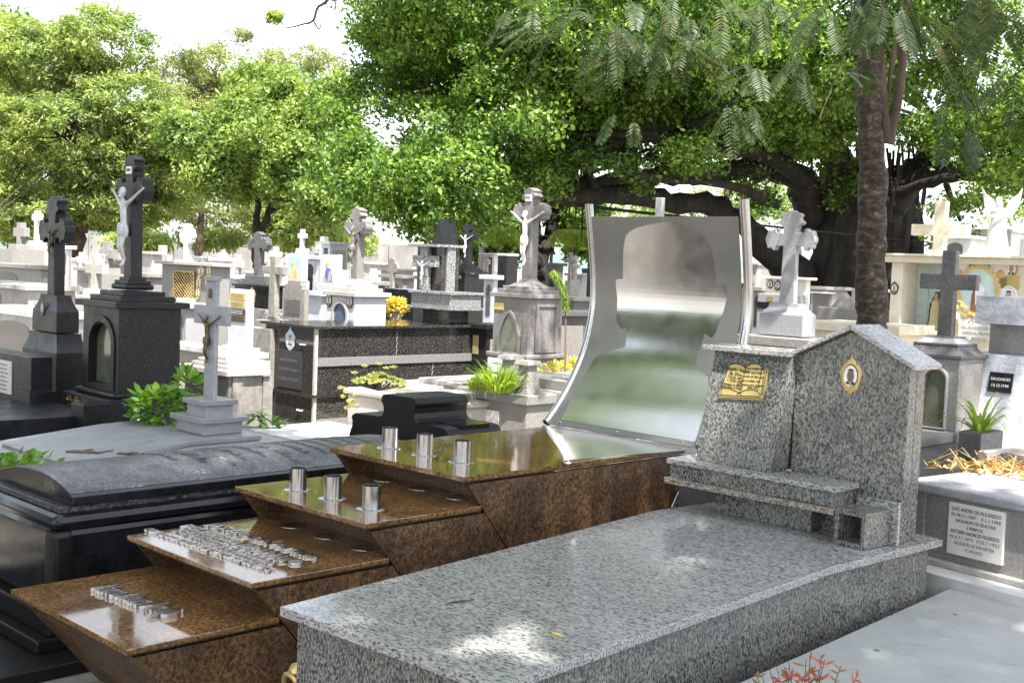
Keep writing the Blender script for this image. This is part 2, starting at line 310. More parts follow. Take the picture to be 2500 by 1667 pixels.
def pxblobs(lst):
    """(u, v, Y, width px, height px, depth m) -> blob in metres"""
    o = []
    for u, v, Y, rw, rh, dm in lst:
        p = at(u, v, Y=Y); o.append((p.x, p.y, p.z, rw*Y/FPX, dm, rh*Y/FPX))
    return o
def limbs(parent, paths, mat, name='limb', root=None, n=8, k=5, wob=.3):
    """paths of (u, v, Y, width px); one mesh per call"""
    mb = MB()
    for path in paths:
        pts = []; rad = []
        for u, v, Y, wd in path: pts.append(at(u, v, Y=Y)); rad.append(wd*Y/FPX/2)
        sp = spline(pts, k); rr = []
        for i in range(len(path)-1): rr += [rad[i]+(rad[i+1]-rad[i])*q/k for q in range(k)]
        rr.append(rad[-1]); m = len(sp)
        sp = [p+Vector((rnd.uniform(-1, 1), rnd.uniform(-1, 1), rnd.uniform(-1, 1)))*rr[i]*wob*(0 < i < m-1) for i, p in enumerate(sp)]
        mb.tube(sp, [x*rnd.uniform(.88, 1.14) for x in rr], n)
    if root is not None:
        o = Vector(root.location); mb.move(lambda p: Vector(p)-o)
    return build(name, mb, mat, parent, smooth=True)
def leafshape(mb, base, d, nrm, ln, wd, droop=.15):
    """one pointed leaf of six faces"""
    d = Vector(d).normalized(); nrm = Vector(nrm); nrm = (nrm-d*nrm.dot(d)).normalized(); s = d.cross(nrm); base = Vector(base); vs = []
    prof = [(0, .08), (.25, .8), (.5, 1), (.75, .65), (1, 0)]
    for t, k in prof:
        c = base+d*ln*t-nrm*ln*droop*t*t
        vs += [c-s*wd*.5*k, c-nrm*wd*.12*k, c+s*wd*.5*k]
    fs = []
    for i in range(4):
        a = i*3; fs += [(a, a+1, a+4, a+3), (a+1, a+2, a+5, a+4)]
    mb.add(vs, fs)
def bushpart(name, parent, c, rad, n, ln, wd, mat, seed=3, up=.3):
    q = random.Random(seed); mb = MB()
    for _ in range(n):
        e = Vector((q.gauss(0, 1), q.gauss(0, 1), q.gauss(0, 1)+.25)).normalized()
        p = Vector(c)+Vector((e.x*rad[0], e.y*rad[1], e.z*rad[2]))*q.uniform(.45, 1)
        if p.z < c[2]-rad[2]*.8: continue
        d = (e+Vector((q.gauss(0, .5), q.gauss(0, .5), q.gauss(0, .4)+up*.3))); nn = Vector((q.gauss(0, .4), q.gauss(0, .4), 1))
        leafshape(mb, p, d, nn, ln*q.uniform(.7, 1.2), wd*q.uniform(.7, 1.2), q.uniform(.05, .35))
    return build(name, mb, mat, parent)
def blades(name, parent, c, n, ln, wd, mat, seed=2, spread=.6, r0=.05, curl=.6):
    q = random.Random(seed); mb = MB()
    for _ in range(n):
        a = q.uniform(0, 2*math.pi); t = q.uniform(.05, spread); l = ln*q.uniform(.55, 1.1); rr = r0*math.sqrt(q.random())
        p = Vector(c)+Vector((math.cos(a)*rr, math.sin(a)*rr, 0)); h = Vector((math.cos(a), math.sin(a), 0)); s = Vector((-h.y, h.x, 0)); vs = []
        K = 6
        for i in range(K+1):
            f = i/K; ang = t+curl*f*f*q.uniform(.8, 1.4)
            if i: p = p+(h*math.sin(ang)+Vector((0, 0, math.cos(ang))))*l/K
            ww = wd*(1-f**2)*.5+.0004; vs += [p-s*ww, p+s*ww]
        mb.add(vs, [(2*i, 2*i+1, 2*i+3, 2*i+2) for i in range(K)])
    return build(name, mb, mat, parent)
def frond(mb, base, d, ln, pairs, ll, lw, droop=.3, q=rnd):
    """a feather leaf: stalk and paired leaflets"""
    d = Vector(d).normalized(); up = Vector((0, 0, 1)); s = d.cross(up)
    s = s.normalized() if s.length > .05 else Vector((1, 0, 0)); p = Vector(base); pts = [p]
    for i in range(pairs):
        t = i/pairs; dd = (d-up*droop*t*1.6).normalized(); p = p+dd*ln/pairs; pts.append(p); nn = s.cross(dd).normalized()
        k = ll*(.5+1.2*math.sin(math.pi*min(1, t*.85+.12)))*.62
        for sg in (-1, 1):
            leafshape(mb, p, dd*.55+s*sg+up*q.uniform(-.25, .05), nn, k, lw, .15)
    mb.tube(pts, .0025*ln/.3, 3, False)
# ---------------- sculpture helpers ----------------
def skinmesh(joints, edges, name='s', sub=2):
    me = bpy.data.meshes.new(name); me.from_pydata([j[:3] for j in joints], edges, []); o = bpy.data.objects.new(name, me); COL.objects.link(o)
    sk = o.modifiers.new('s', 'SKIN'); sk.use_smooth_shade = True; sv = me.skin_vertices[0].data
    for i, j in enumerate(joints): sv[i].radius = (j[3], j[4] if len(j) > 4 else j[3]); sv[i].use_root = (i == 0)
    ss = o.modifiers.new('u', 'SUBSURF'); ss.levels = sub; ss.render_levels = sub
    dg = bpy.context.evaluated_depsgraph_get(); dg.update(); r = bpy.data.meshes.new_from_object(o.evaluated_get(dg))
    bpy.data.objects.remove(o); bpy.data.meshes.remove(me)
    vs = [tuple(v.co) for v in r.vertices]; fs = [tuple(p.vertices) for p in r.polygons]; bpy.data.meshes.remove(r); return vs, fs
def corpusgeo():
    J = [(0, -.075, .50, .062, .046), (0, -.065, .60, .052, .038), (0, -.08, .70, .068, .045), (0, -.075, .80, .050, .036), (.005, -.085, .86, .024), (.015, -.115, .90, .030), (.02, -.12, .955, .036, .04), (.02, -.105, .995, .026),
         (.085, -.07, .815, .028), (.22, -.05, .89, .020), (.36, -.03, .975, .014), (.42, -.022, 1.005, .012),
         (-.085, -.07, .815, .028), (-.22, -.05, .89, .020), (-.36, -.03, .975, .014), (-.42, -.022, 1.005, .012),
         (.042, -.075, .45, .042), (.035, -.115, .29, .030), (.03, -.12, .25, .027), (.014, -.05, .08, .017), (.012, -.07, .03, .014), (.008, -.10, .0, .011),
         (-.042, -.075, .45, .042), (-.025, -.12, .29, .030), (-.02, -.125, .25, .027), (-.008, -.055, .08, .017), (-.008, -.085, .03, .014), (-.006, -.11, .0, .011)]
    E_ = [(0, 1), (1, 2), (2, 3), (3, 4), (4, 5), (5, 6), (6, 7), (3, 8), (8, 9), (9, 10), (10, 11), (3, 12), (12, 13), (13, 14), (14, 15), (0, 16), (16, 17), (17, 18), (18, 19), (19, 20), (20, 21), (0, 22), (22, 23), (23, 24), (24, 25), (25, 26), (26, 27)]
    vs, fs = skinmesh(J, E_); m = MB(); m.add(vs, fs)
    for sg in (-1, 1):                      # fingers and thumb, curled
        for k in range(4):
            a = (k-1.5)*.3; b = Vector((sg*(.425+.004*k), -.024, 1.013-.004*k))
            m.tube([b, b+Vector((sg*math.cos(.7+a), -.35, math.sin(.7+a)))*.016, b+Vector((sg*math.cos(.7+a)*.8, -1.1, math.sin(.7+a)*.8))*.022], [.0042, .0036, .0024], 5)
        m.tube([(sg*.405, -.026, 1.003), (sg*.402, -.04, 1.025), (sg*.406, -.052, 1.033)], [.0045, .004, .003], 5)
    m.tube([(.02, -.158, .965), (.02, -.168, .945)], [.004, .008], 5)         # nose
    m.lathe([(.006, .89), (.022, .905), (.02, .925)], .02, -.142, 8)          # beard
    return m
CG = corpusgeo()
LC = MB().loft([[(x*sx+.0, -.08+y*sy, z+.012*math.sin(5*i)) for i, (x, y) in [(i, (math.cos(i*math.pi/6), math.sin(i*math.pi/6))) for i in range(12)]] for z, sx, sy in ((.555, .068, .052), (.52, .085, .066), (.47, .092, .07), (.41, .082, .068), (.385, .066, .056))])
LC.tube([(.07, -.1, .53), (.11, -.11, .50), (.10, -.11, .42), (.085, -.10, .36)], [.012, .02, .018, .006], 6)
HR = MB().lathe([(.004, .90), (.03, .915), (.043, .95), (.045, .985), (.034, 1.015), (.006, 1.028)], .02, -.098, 12)
def corpus(parent, F, loc, h, mat, face='-y', label=None):
    def conv(src):
        m = MB(); m.add(src.v, src.f); k = h/1.08
        for i, (x, y, z) in enumerate(m.v):
            x, y, z = x*k, y*k, z*k
            if face == 'x': x, y = -y, x
            m.v[i] = (x+loc[0], y+loc[1], z+loc[2])
        return m
    c = build('corpus', conv(CG), mat, parent, smooth=True, label=label)
    build('loincloth', conv(LC), mat, c, smooth=True); build('hair', conv(HR), mat, c, smooth=True); return c
def end_bud(Lh, t):
    a = t*.5; return [(Lh-(Lh-x)*.70, y) for x, y in [(Lh-t*1.5, a), (Lh-t*1.36, a*1.12), (Lh-t*1.26, a*1.5), (Lh-t*1.12, a*1.72), (Lh-t*.98, a*1.66), (Lh-t*.86, a*1.42), (Lh-t*.72, a*1.22), (Lh-t*.58, a*1.28), (Lh-t*.44, a*1.42), (Lh-t*.30, a*1.30), (Lh-t*.22, a*1.0), (Lh-t*.16, a*.62), (Lh-t*.05, a*.42), (Lh, a*.16)]]
def cross_poly(zb, zarm, zt, half, t, style='plain', tb=None, ta=None):
    """outline in x,z about x=0"""
    ta = ta or (t*1.3 if style == 'bud' else t); a = t/2; b = (tb or t)/2; c = ta/2
    if style == 'plain':
        return [(-b, zb), (b, zb), (a, zarm-c), (half, zarm-c), (half, zarm+c), (a, zarm+c), (a, zt), (-a, zt), (-a, zarm+c), (-half, zarm+c), (-half, zarm-c), (-a, zarm-c)]
    e = end_bud(half, ta); u = end_bud(zt-zarm, t*1.15); P = [(-b, zb), (b, zb), (a, zarm-c)]
    P += [(s, zarm-n) for s, n in e]+[(s, zarm+n) for s, n in reversed(e)]+[(a, zarm+c)]
    P += [(n, zarm+s) for s, n in u]+[(-n, zarm+s) for s, n in reversed(u)]+[(-a, zarm+c)]
    P += [(-s, zarm+n) for s, n in e]+[(-s, zarm-n) for s, n in reversed(e)]+[(-a, zarm-c)]
    return P
def crosspart(parent, cx, cy, zb, zarm, zt, half, t, d, mat, style='plain', name='cross', tb=None, dz=0, bevel=.006, ta=None):
    P = [(x+cx, z-dz) for x, z in cross_poly(zb, zarm, zt, half, t, style, tb, ta)]
    return build(name, MB().prism(P, 'y', cy-d/2, cy+d/2), mat, parent, bevel=bevel)
def medal(parent, loc, w, h, face='-y', frame='bronze', ornate=True, bg='paperw', skin='skinlt', seed=0):
    q = random.Random(seed); n = 40; m = MB()
    def P(x, z, d):
        return (loc[0]+x, loc[1]-d, loc[2]+z) if face == '-y' else (loc[0]+d, loc[1]+x, loc[2]+z)
    rings = []
    ps = [q.uniform(0, .12) for _ in range(n)]
    for k, (s, d) in enumerate(((1.0, 0), (1.0, .012), (.86, .016), (.72, .008), (.72, 0))):
        r = []
        for i in range(n):
            a = 2*math.pi*i/n; o = 1
            if ornate and k < 2: o = 1+.16*abs(math.sin(2.5*a+.8))+ps[i]+(.25 if abs(a-math.pi/2) < .12 else 0)+(.18 if abs(a-3*math.pi/2) < .2 else 0)
            r.append(P(math.cos(a)*w/2*s*o, math.sin(a)*h/2*s*o, d*w*8*.5))
        rings.append(r)
    m.loft(rings, cap=True); f = build('portrait_frame', m, M[frame], parent, smooth=False)
    p = MB(); dd = .0065*w*8+.001
    def ell(cx, cz, rx, rz, d, mi, a0=0, a1=2*math.pi, nn=28):
        p.m = mi; p.add([P(cx+math.cos(a0+(a1-a0)*i/nn)*rx, cz+math.sin(a0+(a1-a0)*i/nn)*rz, d) for i in range(nn)], [tuple(range(nn))])
    W, Z = w*.36, h*.36
    ell(0, 0, W, Z, dd, 0); ell(0, -Z*.98, W*.78, Z*.5, dd+.0008, 2, .15, math.pi-.15); ell(0, -Z*.55, W*.22, Z*.28, dd+.0012, 0)
    ell(0, -.02*h, W*.55, Z*.62, dd+.0016, 1); ell(0, Z*.30, W*.57, Z*.40, dd+.0020, 2, .35, math.pi-.35)
    for sx in (-1, 1): ell(sx*W*.2, Z*.02, W*.09, Z*.045, dd+.0024, 2)
    ell(0, -Z*.33, W*.17, Z*.04, dd+.0024, 2); ell(0, -Z*.8, W*.06, Z*.18, dd+.0024, 2)
    build('portrait', p, [M[bg], M[skin], M['suit']], f); return f
def archpts(x0, x1, z0, zs, zt, n=12, pointed=False):
    """closed outline, springing at zs"""
    cx = (x0+x1)/2; r = (x1-x0)/2; P = [(x0, z0), (x1, z0)]
    for i in range(n+1):
        a = math.pi*i/n
        if pointed:
            f = i/n; xx = x1+(x0-x1)*f; k = 1-abs(2*f-1); P.append((xx, zs+(zt-zs)*math.sin(k*math.pi/2)**.9)) if False else P.append((cx+r*math.cos(a), zs+(zt-zs)*(1-abs(math.cos(a))**1.7)))
        else: P.append((cx+r*math.cos(a), zs+(zt-zs)*math.sin(a)))
    return P
def ringprism(mb, outer, inner, ax, c0, c1):
    n = len(outer)
    def P(a, b, c): return (c, a, b) if ax == 'x' else (a, c, b)
    vs = [P(a, b, c) for c in (c0, c1) for pl in (outer, inner) for a, b in pl]; fs = []
    for i in range(n):
        j = (i+1) % n; fs += [(i, j, n+j, n+i), (2*n+i, 3*n+i, 3*n+j, 2*n+j), (i, 2*n+i, 2*n+j, j), (n+i, n+j, 3*n+j, 3*n+i)]
    return mb.add(vs, fs)
def shrink(P, k, kz=None):
    cx = sum(p[0] for p in P)/len(P); z0 = min(p[1] for p in P); z1 = max(p[1] for p in P); cz = (z0+z1)/2
    return [(cx+(x-cx)*k, cz+(z-cz)*(kz or k)) for x, z in P]
# ---------------- the setting ----------------
def sheet(name, pts, mat, z=0, kind='structure'):
    me = bpy.data.meshes.new(name); me.from_pydata([(x, y, z) for x, y in pts], [], [tuple(range(len(pts)))]); o = link(name, me, None, [mat]); tag(o, None, None, kind=kind); return o
M['ground'] = stone('pale_dusty_ground', [(.3, G(.20, .18, .155)), (.7, G(.36, .335, .30))], scale=2.5, det=9, nr=.7, rough=.95, bump=.01, bscale=12, rvar=.03, stain=(G(.10, .085, .065), .5, 1.2))
sheet('ground', [(-1500, -1500), (1500, -1500), (1500, 1500), (-1500, 1500)], M['ground'])
M['hill'] = plain('wooded_hill', G(.10, .15, .13), .95, var=.4, scale=.02)
hm = MB(); n = 90; rr = [[], []]
for i in range(n):
    x = -520+1500*i/(n-1); hgt = 7+9*math.sin(i*.21)+5*math.sin(i*.53+1)+3*math.sin(i*1.3); rr[0].append((x, 880, 0)); rr[1].append((x, 980, max(3, hgt+6)))
hm.v = rr[0]+rr[1]+[(x, 1200, 0) for x, _, _ in rr[0]]; hm.f = [(k*n+i, k*n+i+1, (k+1)*n+i+1, (k+1)*n+i) for k in (0, 1) for i in range(n-1)]
tag(build('hills', hm, M['hill'], smooth=True), None, None, kind='structure')
# ---------------- grey granite tomb (nearest) ----------------
S = .75
q2 = lambda P: (P.x, P.y)
A0, A1, A2, A3 = [at(u, v, z=S) for u, v in ((683, 1480), (1217, 1672), (2035, 1382), (2302, 1316))]
B1, B2 = at(1600, 1245, z=S), at(1736, 1226, z=S)
Bd = Vector((math.cos(R(44.6)), -math.sin(R(44.6)), 0)); Ad = Vector((math.sin(R(44.6)), math.cos(R(44.6)), 0))
FG = Fr(A1, -44.6)
tg = thing('granite_tomb', 'speckled grey granite tomb with a gabled headstone and polished flat top', 'tomb', FG)
lp = lambda P: (lambda r: (r.x, r.y))(FG.loc(P))
slab = [lp(A1), lp(A2), lp(A3), lp(A3-Bd*.95+Ad*.12), lp(B2+Ad*.25), lp(B2), lp(B1), lp(A0)]
cx = sum(p[0] for p in slab)/8; cy = sum(p[1] for p in slab)/8
build('top_slab', MB().prism(slab, 'z', S-.032, S), M['granite'], tg, bevel=.003)
def inset(P, d):
    o = []
    for i, p in enumerate(P):
        a, b, c = Vector(P[i-1]), Vector(p), Vector(P[(i+1) % len(P)]); e1 = (b-a).normalized(); e2 = (c-b).normalized()
        n1 = Vector((-e1.y, e1.x)); n2 = Vector((-e2.y, e2.x)); m_ = (n1+n2); m_ = m_/max(.4, m_.length_squared/2) if m_.length > .01 else n1
        o.append(tuple(b+m_*d))
    return o
ar = sum(slab[i-1][0]*slab[i][1]-slab[i][0]*slab[i-1][1] for i in range(8)); sg = 1 if ar > 0 else -1
build('side_panel', MB().prism(inset(slab, sg*.045), 'z', 0, S-.032), M['granite_head'], tg)
hf = Fr(at(2196, 1330, z=S), -44.6)      # headstone frame: front right corner
fo = lambda p: FG.loc(hf.world(p))
def hpart(name, mb, mat, bevel=.004, smooth=False, label=None, par=tg):
    mb.move(lambda p: fo(p)); return build(name, mb, mat, par, bevel=bevel, smooth=smooth, label=label)
g = lambda u, v, c=0: (lambda p: (p.x, p.z))(hf.Yp(u, v, c))
pk = g(2088, 806); rt = g(2224, 893); lt = g(1945, 868); wl = lt[0]
stone_o = [(0, S), (0, rt[1]), pk, (wl, lt[1]), (wl, S)]
hpart('headstone', MB().prism(stone_o, 'y', 0, .072), M['granite_head'])
hpart('headstone', MB().prism([(x*.93-.01 if x > wl/2 else x, z-.012 if z > S else z) for x, z in stone_o], 'y', .093, .17), M['granite_head'], label='back slab of the gabled headstone')
th = .022; ov = .04
gx = (pk[1]-rt[1])/(pk[0]-rt[0]); gl = (pk[1]-lt[1])/(pk[0]-lt[0])
cap = [(rt[0]+ov, rt[1]+gx*ov+.002), (rt[0]+ov, rt[1]+gx*ov+th+.002), (pk[0], pk[1]+th+.004), (lt[0]-.01, lt[1]-gl*.01+th+.002), (lt[0]-.01, lt[1]-gl*.01+.002), (pk[0], pk[1]+.002)]
hpart('headstone_cap', MB().prism(cap, 'y', -.045, .215), M['granite'], .003)
# ledge, plinth, leaning block
yl = -.20
zl = hf.Yp(1640, 1118, yl).z
xl = hf.Yp(1636, 1118, yl).x; xr = hf.Yp(2038, 1182, yl).x; zb = hf.Yp(2038, 1256, yl).z
hpart('ledge', MB().box(xl, xr, yl, -.002, zb+.028, zl-.026), M['granite_head'])
hpart('ledge_top', MB().box(xl-.012, xr+.014, yl-.014, -.004, zl-.026, zl), M['granite'], .003)
hpart('ledge_lip', MB().box(xl-.018, xr+.014, yl-.022, -.004, zb, zb+.028), M['granite_edge'], .003)
px0 = hf.Yp(1738, 1253, -.12).x; px1 = hf.Yp(1973, 1299, -.12).x
hpart('plinth', MB().box(px0, px1, -.10, .16, S, zb), M['granite_head'])
YB, YT = -.14, -.04
bl0 = hf.Yp(1698, 1109, YB); bl1 = hf.Yp(1881, 1136, YB); tl0 = hf.Yp(1745, 853, YT); tl1 = hf.Yp(1937, 872, YT)
blk = MB().add([(bl0.x, YB, zl), (bl1.x, YB, zl), (bl1.x, .12, zl), (bl0.x, .12, zl), (tl0.x, YT, tl1.z), (tl1.x, YT, tl1.z), (tl1.x, .12, tl1.z), (tl0.x, .12, tl1.z)],
      [(3, 2, 1, 0), (4, 5, 6, 7), (0, 1, 5, 4), (1, 2, 6, 5), (2, 3, 7, 6), (3, 0, 4, 7)])
hpart('leaning_block', blk, M['granite_head'])
bs = (YT-YB)/(tl1.z-zl)
hpart('block_cap', MB().box(tl0.x-.045, tl1.x-.002, YT-.045, .16, tl1.z, tl1.z+.026), M['granite'], .003)
# open book plaque on the leaning face
bk = bpy.data.objects.new('book_plaque', None)
tiltb = math.degrees(math.atan(bs)); sh = .17
def facept(u, v):   # ray onto the leaning plane y = -.20 + (z-zl)*bs
    C = hf.loc(CO); d = hf.Mt @ ray(u, v); t = (YB+(C.z-zl)*bs-C.y)/(d.y-d.z*bs); return C+d*t
def BK(px): u, v = 1740+px[0]/13.07, 870+px[1]/13.07; p = facept(u, v); return p
def bookmb(pts, d0, d1):
    nv = Vector((0, -1, bs)).normalized(); P = [BK(p) for p in pts]; n = len(P)
    return MB().add([tuple(p+nv*d0) for p in P]+[tuple(p+nv*d1) for p in P], [tuple(range(n)), tuple(range(2*n-1, n-1, -1))]+[(i, i+n, (i+1) % n+n, (i+1) % n) for i in range(n)])
arcL = [(540, 300), (620, 255), (760, 235), (900, 265), (1000, 315), (1080, 370)]; arcR = [(1150, 310), (1260, 255), (1400, 240), (1520, 275), (1600, 350)]
book = hpart('book_plaque', bookmb([(225, 1270), (300, 980)]+arcL+arcR+[(1660, 410), (1780, 410), (1800, 450), (1640, 1230), (1600, 1400), (220, 1350)], 0, .008), M['brassplate'], 0)
def bline(pts, wd=.0022):
    nv = Vector((0, -1, bs)).normalized(); return [fo(BK(p)+nv*.0085) for p in pts], wd
lm = MB()
for pts in ([(300, 1210), (310, 1000), (520, 400), (560, 300)]+arcL[1:], [(1080, 370)]+arcR+[(1690, 500), (1570, 1240)], [(1080, 370), (890, 1160)], [(310, 1010), (450, 1005), (620, 1040), (760, 1110), (880, 1165)], [(900, 1160), (1040, 1090), (1200, 1060), (1330, 1070), (1460, 1110), (1560, 1250)], [(1600, 350), (1460, 1110)], [(230, 1235), (900, 1265), (1560, 1290)], [(230, 1310), (1590, 1350)], [(1690, 430), (1760, 430), (1610, 1240)], [(810, 1240), (820, 1195), (880, 1180), (940, 1200), (950, 1250)]):
    pp, wd = bline(pts); lm.tube(pp, wd, 4)
build('engraving', lm, M['ink'], book)
nv = Vector((0, -1, bs)).normalized()
for s, px, sz, sk in (('Emygdio Xavier', (790, 425), .021, .2), ('da Silva', (755, 565), .021, .2), ('* 22.03.1907', (735, 690), .0145, .2), ('+ 12.02.1989', (720, 790), .0145, .2), ('Homenagem da esposa,', (630, 905), .0125, .2), ('irmaos, netos e amigos.', (620, 985), .0125, .2),
                      ('O que confiam no', (1340, 395), .0125, .2), ('Senhor sera como', (1310, 525), .0135, .2), ('o monte de Siao, que', (1290, 650), .0135, .2), ('nao se abala, mas', (1250, 785), .0135, .2), ('permanece para sempre', (1215, 915), .0135, .2), ('Salmo 125.1', (1310, 1005), .011, .2)):
    me = textmesh(s, sz*1.12, .0006, shear=sk, bold=.0002); o = link('inscription', me, book); me.materials.clear(); me.materials.append(M['ink'])
    o.location = fo(BK(px)+nv*.0094); o.rotation_euler = (R(90)-math.atan(bs), math.radians(3 if px[0] < 1000 else -2), hf.rz-FG.rz)
mp = hf.Yp(2040+500/13.07, 860+740/13.07, 0)
md = medal(tg, (0, 0, 0), .088, .125, '-y', 'gold', True, skin='skin', seed=5); md.location = fo(mp); md.rotation_euler = (0, 0, hf.rz-FG.rz)
# ring handle low on the front panel
hp = FG.Yp(728, 1672, .045); rg = MB(); rg.tube([(hp.x+.045*math.cos(a), .02-.012*math.sin(a), hp.z+.045*math.sin(a)) for a in [i*math.pi/10 for i in range(21)]], .009, 8)
rg.lathe([(.03, .045), (.03, .03), (.012, .01)], hp.x, 0, 14, ax='y', cz=hp.z+.05)
build('ring_handle', rg, M['gold'], tg, smooth=True)
# fallen square vase
vf = Fr(at(2034, 1326, z=S), -50)
tv = thing('square_vase', 'square hollow grey granite vase lying on its side by the headstone', 'vase', vf, z=S)
a_ = .155; vm = MB(); out = [(0, 0), (a_, 0), (a_, a_), (0, a_)]; inn = [(.02, .02), (a_-.02, .02), (a_-.02, a_-.02), (.02, a_-.02)]
ringprism(vm, out, inn, 'y', 0, .20); vm.prism(inn, 'y', .16, .18); build('body', vm, M['granite_head'], tv, bevel=.003)
build('foot', MB().box(-.03, a_+.03, .20, .222, -.0, a_+.035), M['granite'], tv, bevel=.003)
tv.location.z = S+.001; tv.rotation_euler.x = R(0)
# twig and fallen leaf on the granite top
tp = [at(u, v, z=S+.004) for u, v in ((1086, 1476), (1100, 1470), (1128, 1466), (1155, 1464))]
tw = MB().tube([p-tp[0] for p in tp], [.0015, .002, .0025, .001], 5); o = build('twig', tw, M['bark']); o.location = tp[0]; tag(o, 'thin brown curved twig lying on the granite tomb top', 'twig')
def fallen(u, v, z, ln, wd, mat, label, rz, nm='fallen_leaf', up=.004):
    p = at(u, v, z=z); m = MB(); leafshape(m, (0, 0, up), (math.cos(rz), math.sin(rz), .12), (0, 0, 1), ln, wd, .25); o = build(nm, m, mat); o.location = (p.x, p.y, z); tag(o, label, 'leaf', 'fallen leaves on the tombs'); return o
fallen(1347, 1546, S, .045, .022, LF['flower'], 'small orange leaf fallen on the granite tomb top', -.6)
fallen(1710, 1388, S, .035, .016, LF['bush'], 'tiny green leaf lying before the granite headstone', .4)
# ---------------- brown stepped monument with steel panel ----------------
FB = Fr(at(308, 1586, z=.47), -44.9)
tb = thing('stepped_monument', 'brown granite monument in four overhanging steps rising to a curved steel panel', 'monument', FB)
ST = [(0, .47), (.52, .63), (1.07, .795), (1.625, .94)]
WB = 1.009; plate = .022
def sidewall(yf, zt, x0, x1, yb, slant=.82, nx=None):
    if nx: f = lambda z: nx[0]+.035+(nx[1]-.012-plate-z)*slant-.010; return MB().prism([(yf+.035, zt-plate-.004), (f(zt-plate-.004), zt-plate-.004), (f(0), 0), (yf+.035+(zt-plate)*slant, 0)], 'x', x0, x1)
    # front edge leans back going down
    zb_ = 0; return MB().prism([(yf+.035, zt-plate-.004), (yb, zt-plate-.004), (yb, zb_), (yf+.035+(zt-plate)*slant, zb_)], 'x', x0, x1)
for i, (y, z) in enumerate(ST):
    nx = ST[i+1] if i < 3 else None; yb = nx[0]+.035+(nx[1]-.012-plate-z)*.82-.004 if nx else y+1.66
    xl_ = -WB; xr_ = 0
    build('step_slab', MB().box(xl_, xr_, y, yb, z-plate, z).box(xl_+.04, xr_-.04, yb+.0005, yb+(.5 if nx else .001), z-plate, z-.0004), M['brown'], tb, bevel=.003)
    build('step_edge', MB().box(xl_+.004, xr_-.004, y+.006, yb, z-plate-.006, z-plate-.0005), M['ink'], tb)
    d = (z-.0)
    build('side_wall', sidewall(y, z-.012, -.035, -.006, yb, nx=nx), M['brown_rough'], tb)
    build('side_wall', sidewall(y, z-.012, xl_+.006, xl_+.035, yb, nx=nx), M['brown_rough'], tb)
    yy = y+.26 if i else y+.15
    if i: build('front_panel', MB().box(xl_+.036, -.036, yy, yy+.03, 0, z-plate-.013), M['brown_rough'], tb)
    else: build('front_panel', MB().prism([(y+.05, z-plate-.013), (y+.08, z-plate-.013), (y+.08+(z-.05)*.82, 0), (y+.05+(z-.05)*.82, 0)], 'x', xl_+.036, -.036), M['brown_rough'], tb)
# steel cups
def cup(u, v, z, par=tb):
    p = FB.Z(u, v, z); r = .041; hh = .105
    m = MB().lathe([(r, z+.003), (r, z+hh), (r-.003, z+hh), (r-.003, z+.02), (0.001, z+.02)], p.x, p.y, 32, cap=False)
    o = build('flower_cup', m, M['steel'], par, smooth=True)
    build('flange', MB().lathe([(.066, z), (.066, z+.002), (.063, z+.0035), (r+.001, z+.0035)], p.x, p.y, 36, cap=True), M['steel'], o, smooth=True)
for u, v in ((727, 1195), (812, 1216), (906, 1241)): cup(u, v, ST[2][1])
for u, v in ((951, 1093), (1036, 1110), (1127, 1127)): cup(u, v, ST[3][1])
# flat steel rings on the steps under the overhang
for i in (1, 2):
    z = ST[i][1]
    for k in range(3):
        x = -WB*(.75-.27*k); build('lower_ring', MB().lathe([(.06, z), (.06, z+.002), (.045, z+.003), (.043, z+.001)], x, ST[i+1][0]+.165, 30), M['steel'], tb, smooth=True)
# raised lettering
def steptext(s, z, size, u0, v0, u1, v1, mat, ext=.0045, name='lettering', font_shear=0, sxy=1.0):
    a, b = FB.Z(u0, v0, z), FB.Z(u1, v1, z); me = textmesh(s, 1, 0, align='LEFT', shear=font_shear, bold=.012); wd = max(vv.co.x for vv in me.vertices)
    bpy.data.meshes.remove(me); Lw = (b-a).length
    me = textmesh(s, size, ext, align='LEFT', shear=font_shear, bold=-size*(.022 if name == 'signature' else .006)); wd = max(vv.co.x for vv in me.vertices); o = link(name, me, tb); me.materials.clear(); me.materials.append(mat)
    o.location = ((a.x), (a.y), z+ext+.0008); o.rotation_euler = (0, 0, math.atan2(b.y-a.y, b.x-a.x)); o.scale = (Lw/wd, 1, 1); return o
z = ST[1][1]
for s, a, b, sz in (('JAZIGO DA FAMILIA', (517, 1283), (776, 1366), .088), ('FIGUEIREDO DE ARAUJO', (449, 1286), (730, 1379), .092), ("'JOSE AUGUSTO' B. H. MARANHAO", (436, 1298), (661, 1381), .074), ('COM O DOM DO AMOR ENCONTROU PAI S', (357, 1295), (660, 1396), .072)):
    steptext(s, z, sz, *a, *b, M['letter'])
steptext('Marco Moura Araujo', ST[0][1], .185, 246, 1438, 428, 1506, M['letter'], .008, 'signature', .5)
lfb = fallen(748, 1362, ST[1][1]+.018, .055, .045, LF['bush'], 'curled green leaf resting on the raised steel letters', .8, 'fallen_leaf')
fallen(912, 1104, ST[3][1], .03, .018, LF['dry'], 'small brown leaf on the top brown step beside the steel cups', .3)
fallen(1128, 1063, ST[3][1], .02, .012, LF['dry'], 'tiny dry leaf behind the last steel cup on the top step', 1.3)
fallen(1207, 1081, ST[3][1], .02, .010, LF['dry'], 'tiny pale leaf on the bare part of the top brown step', 2)
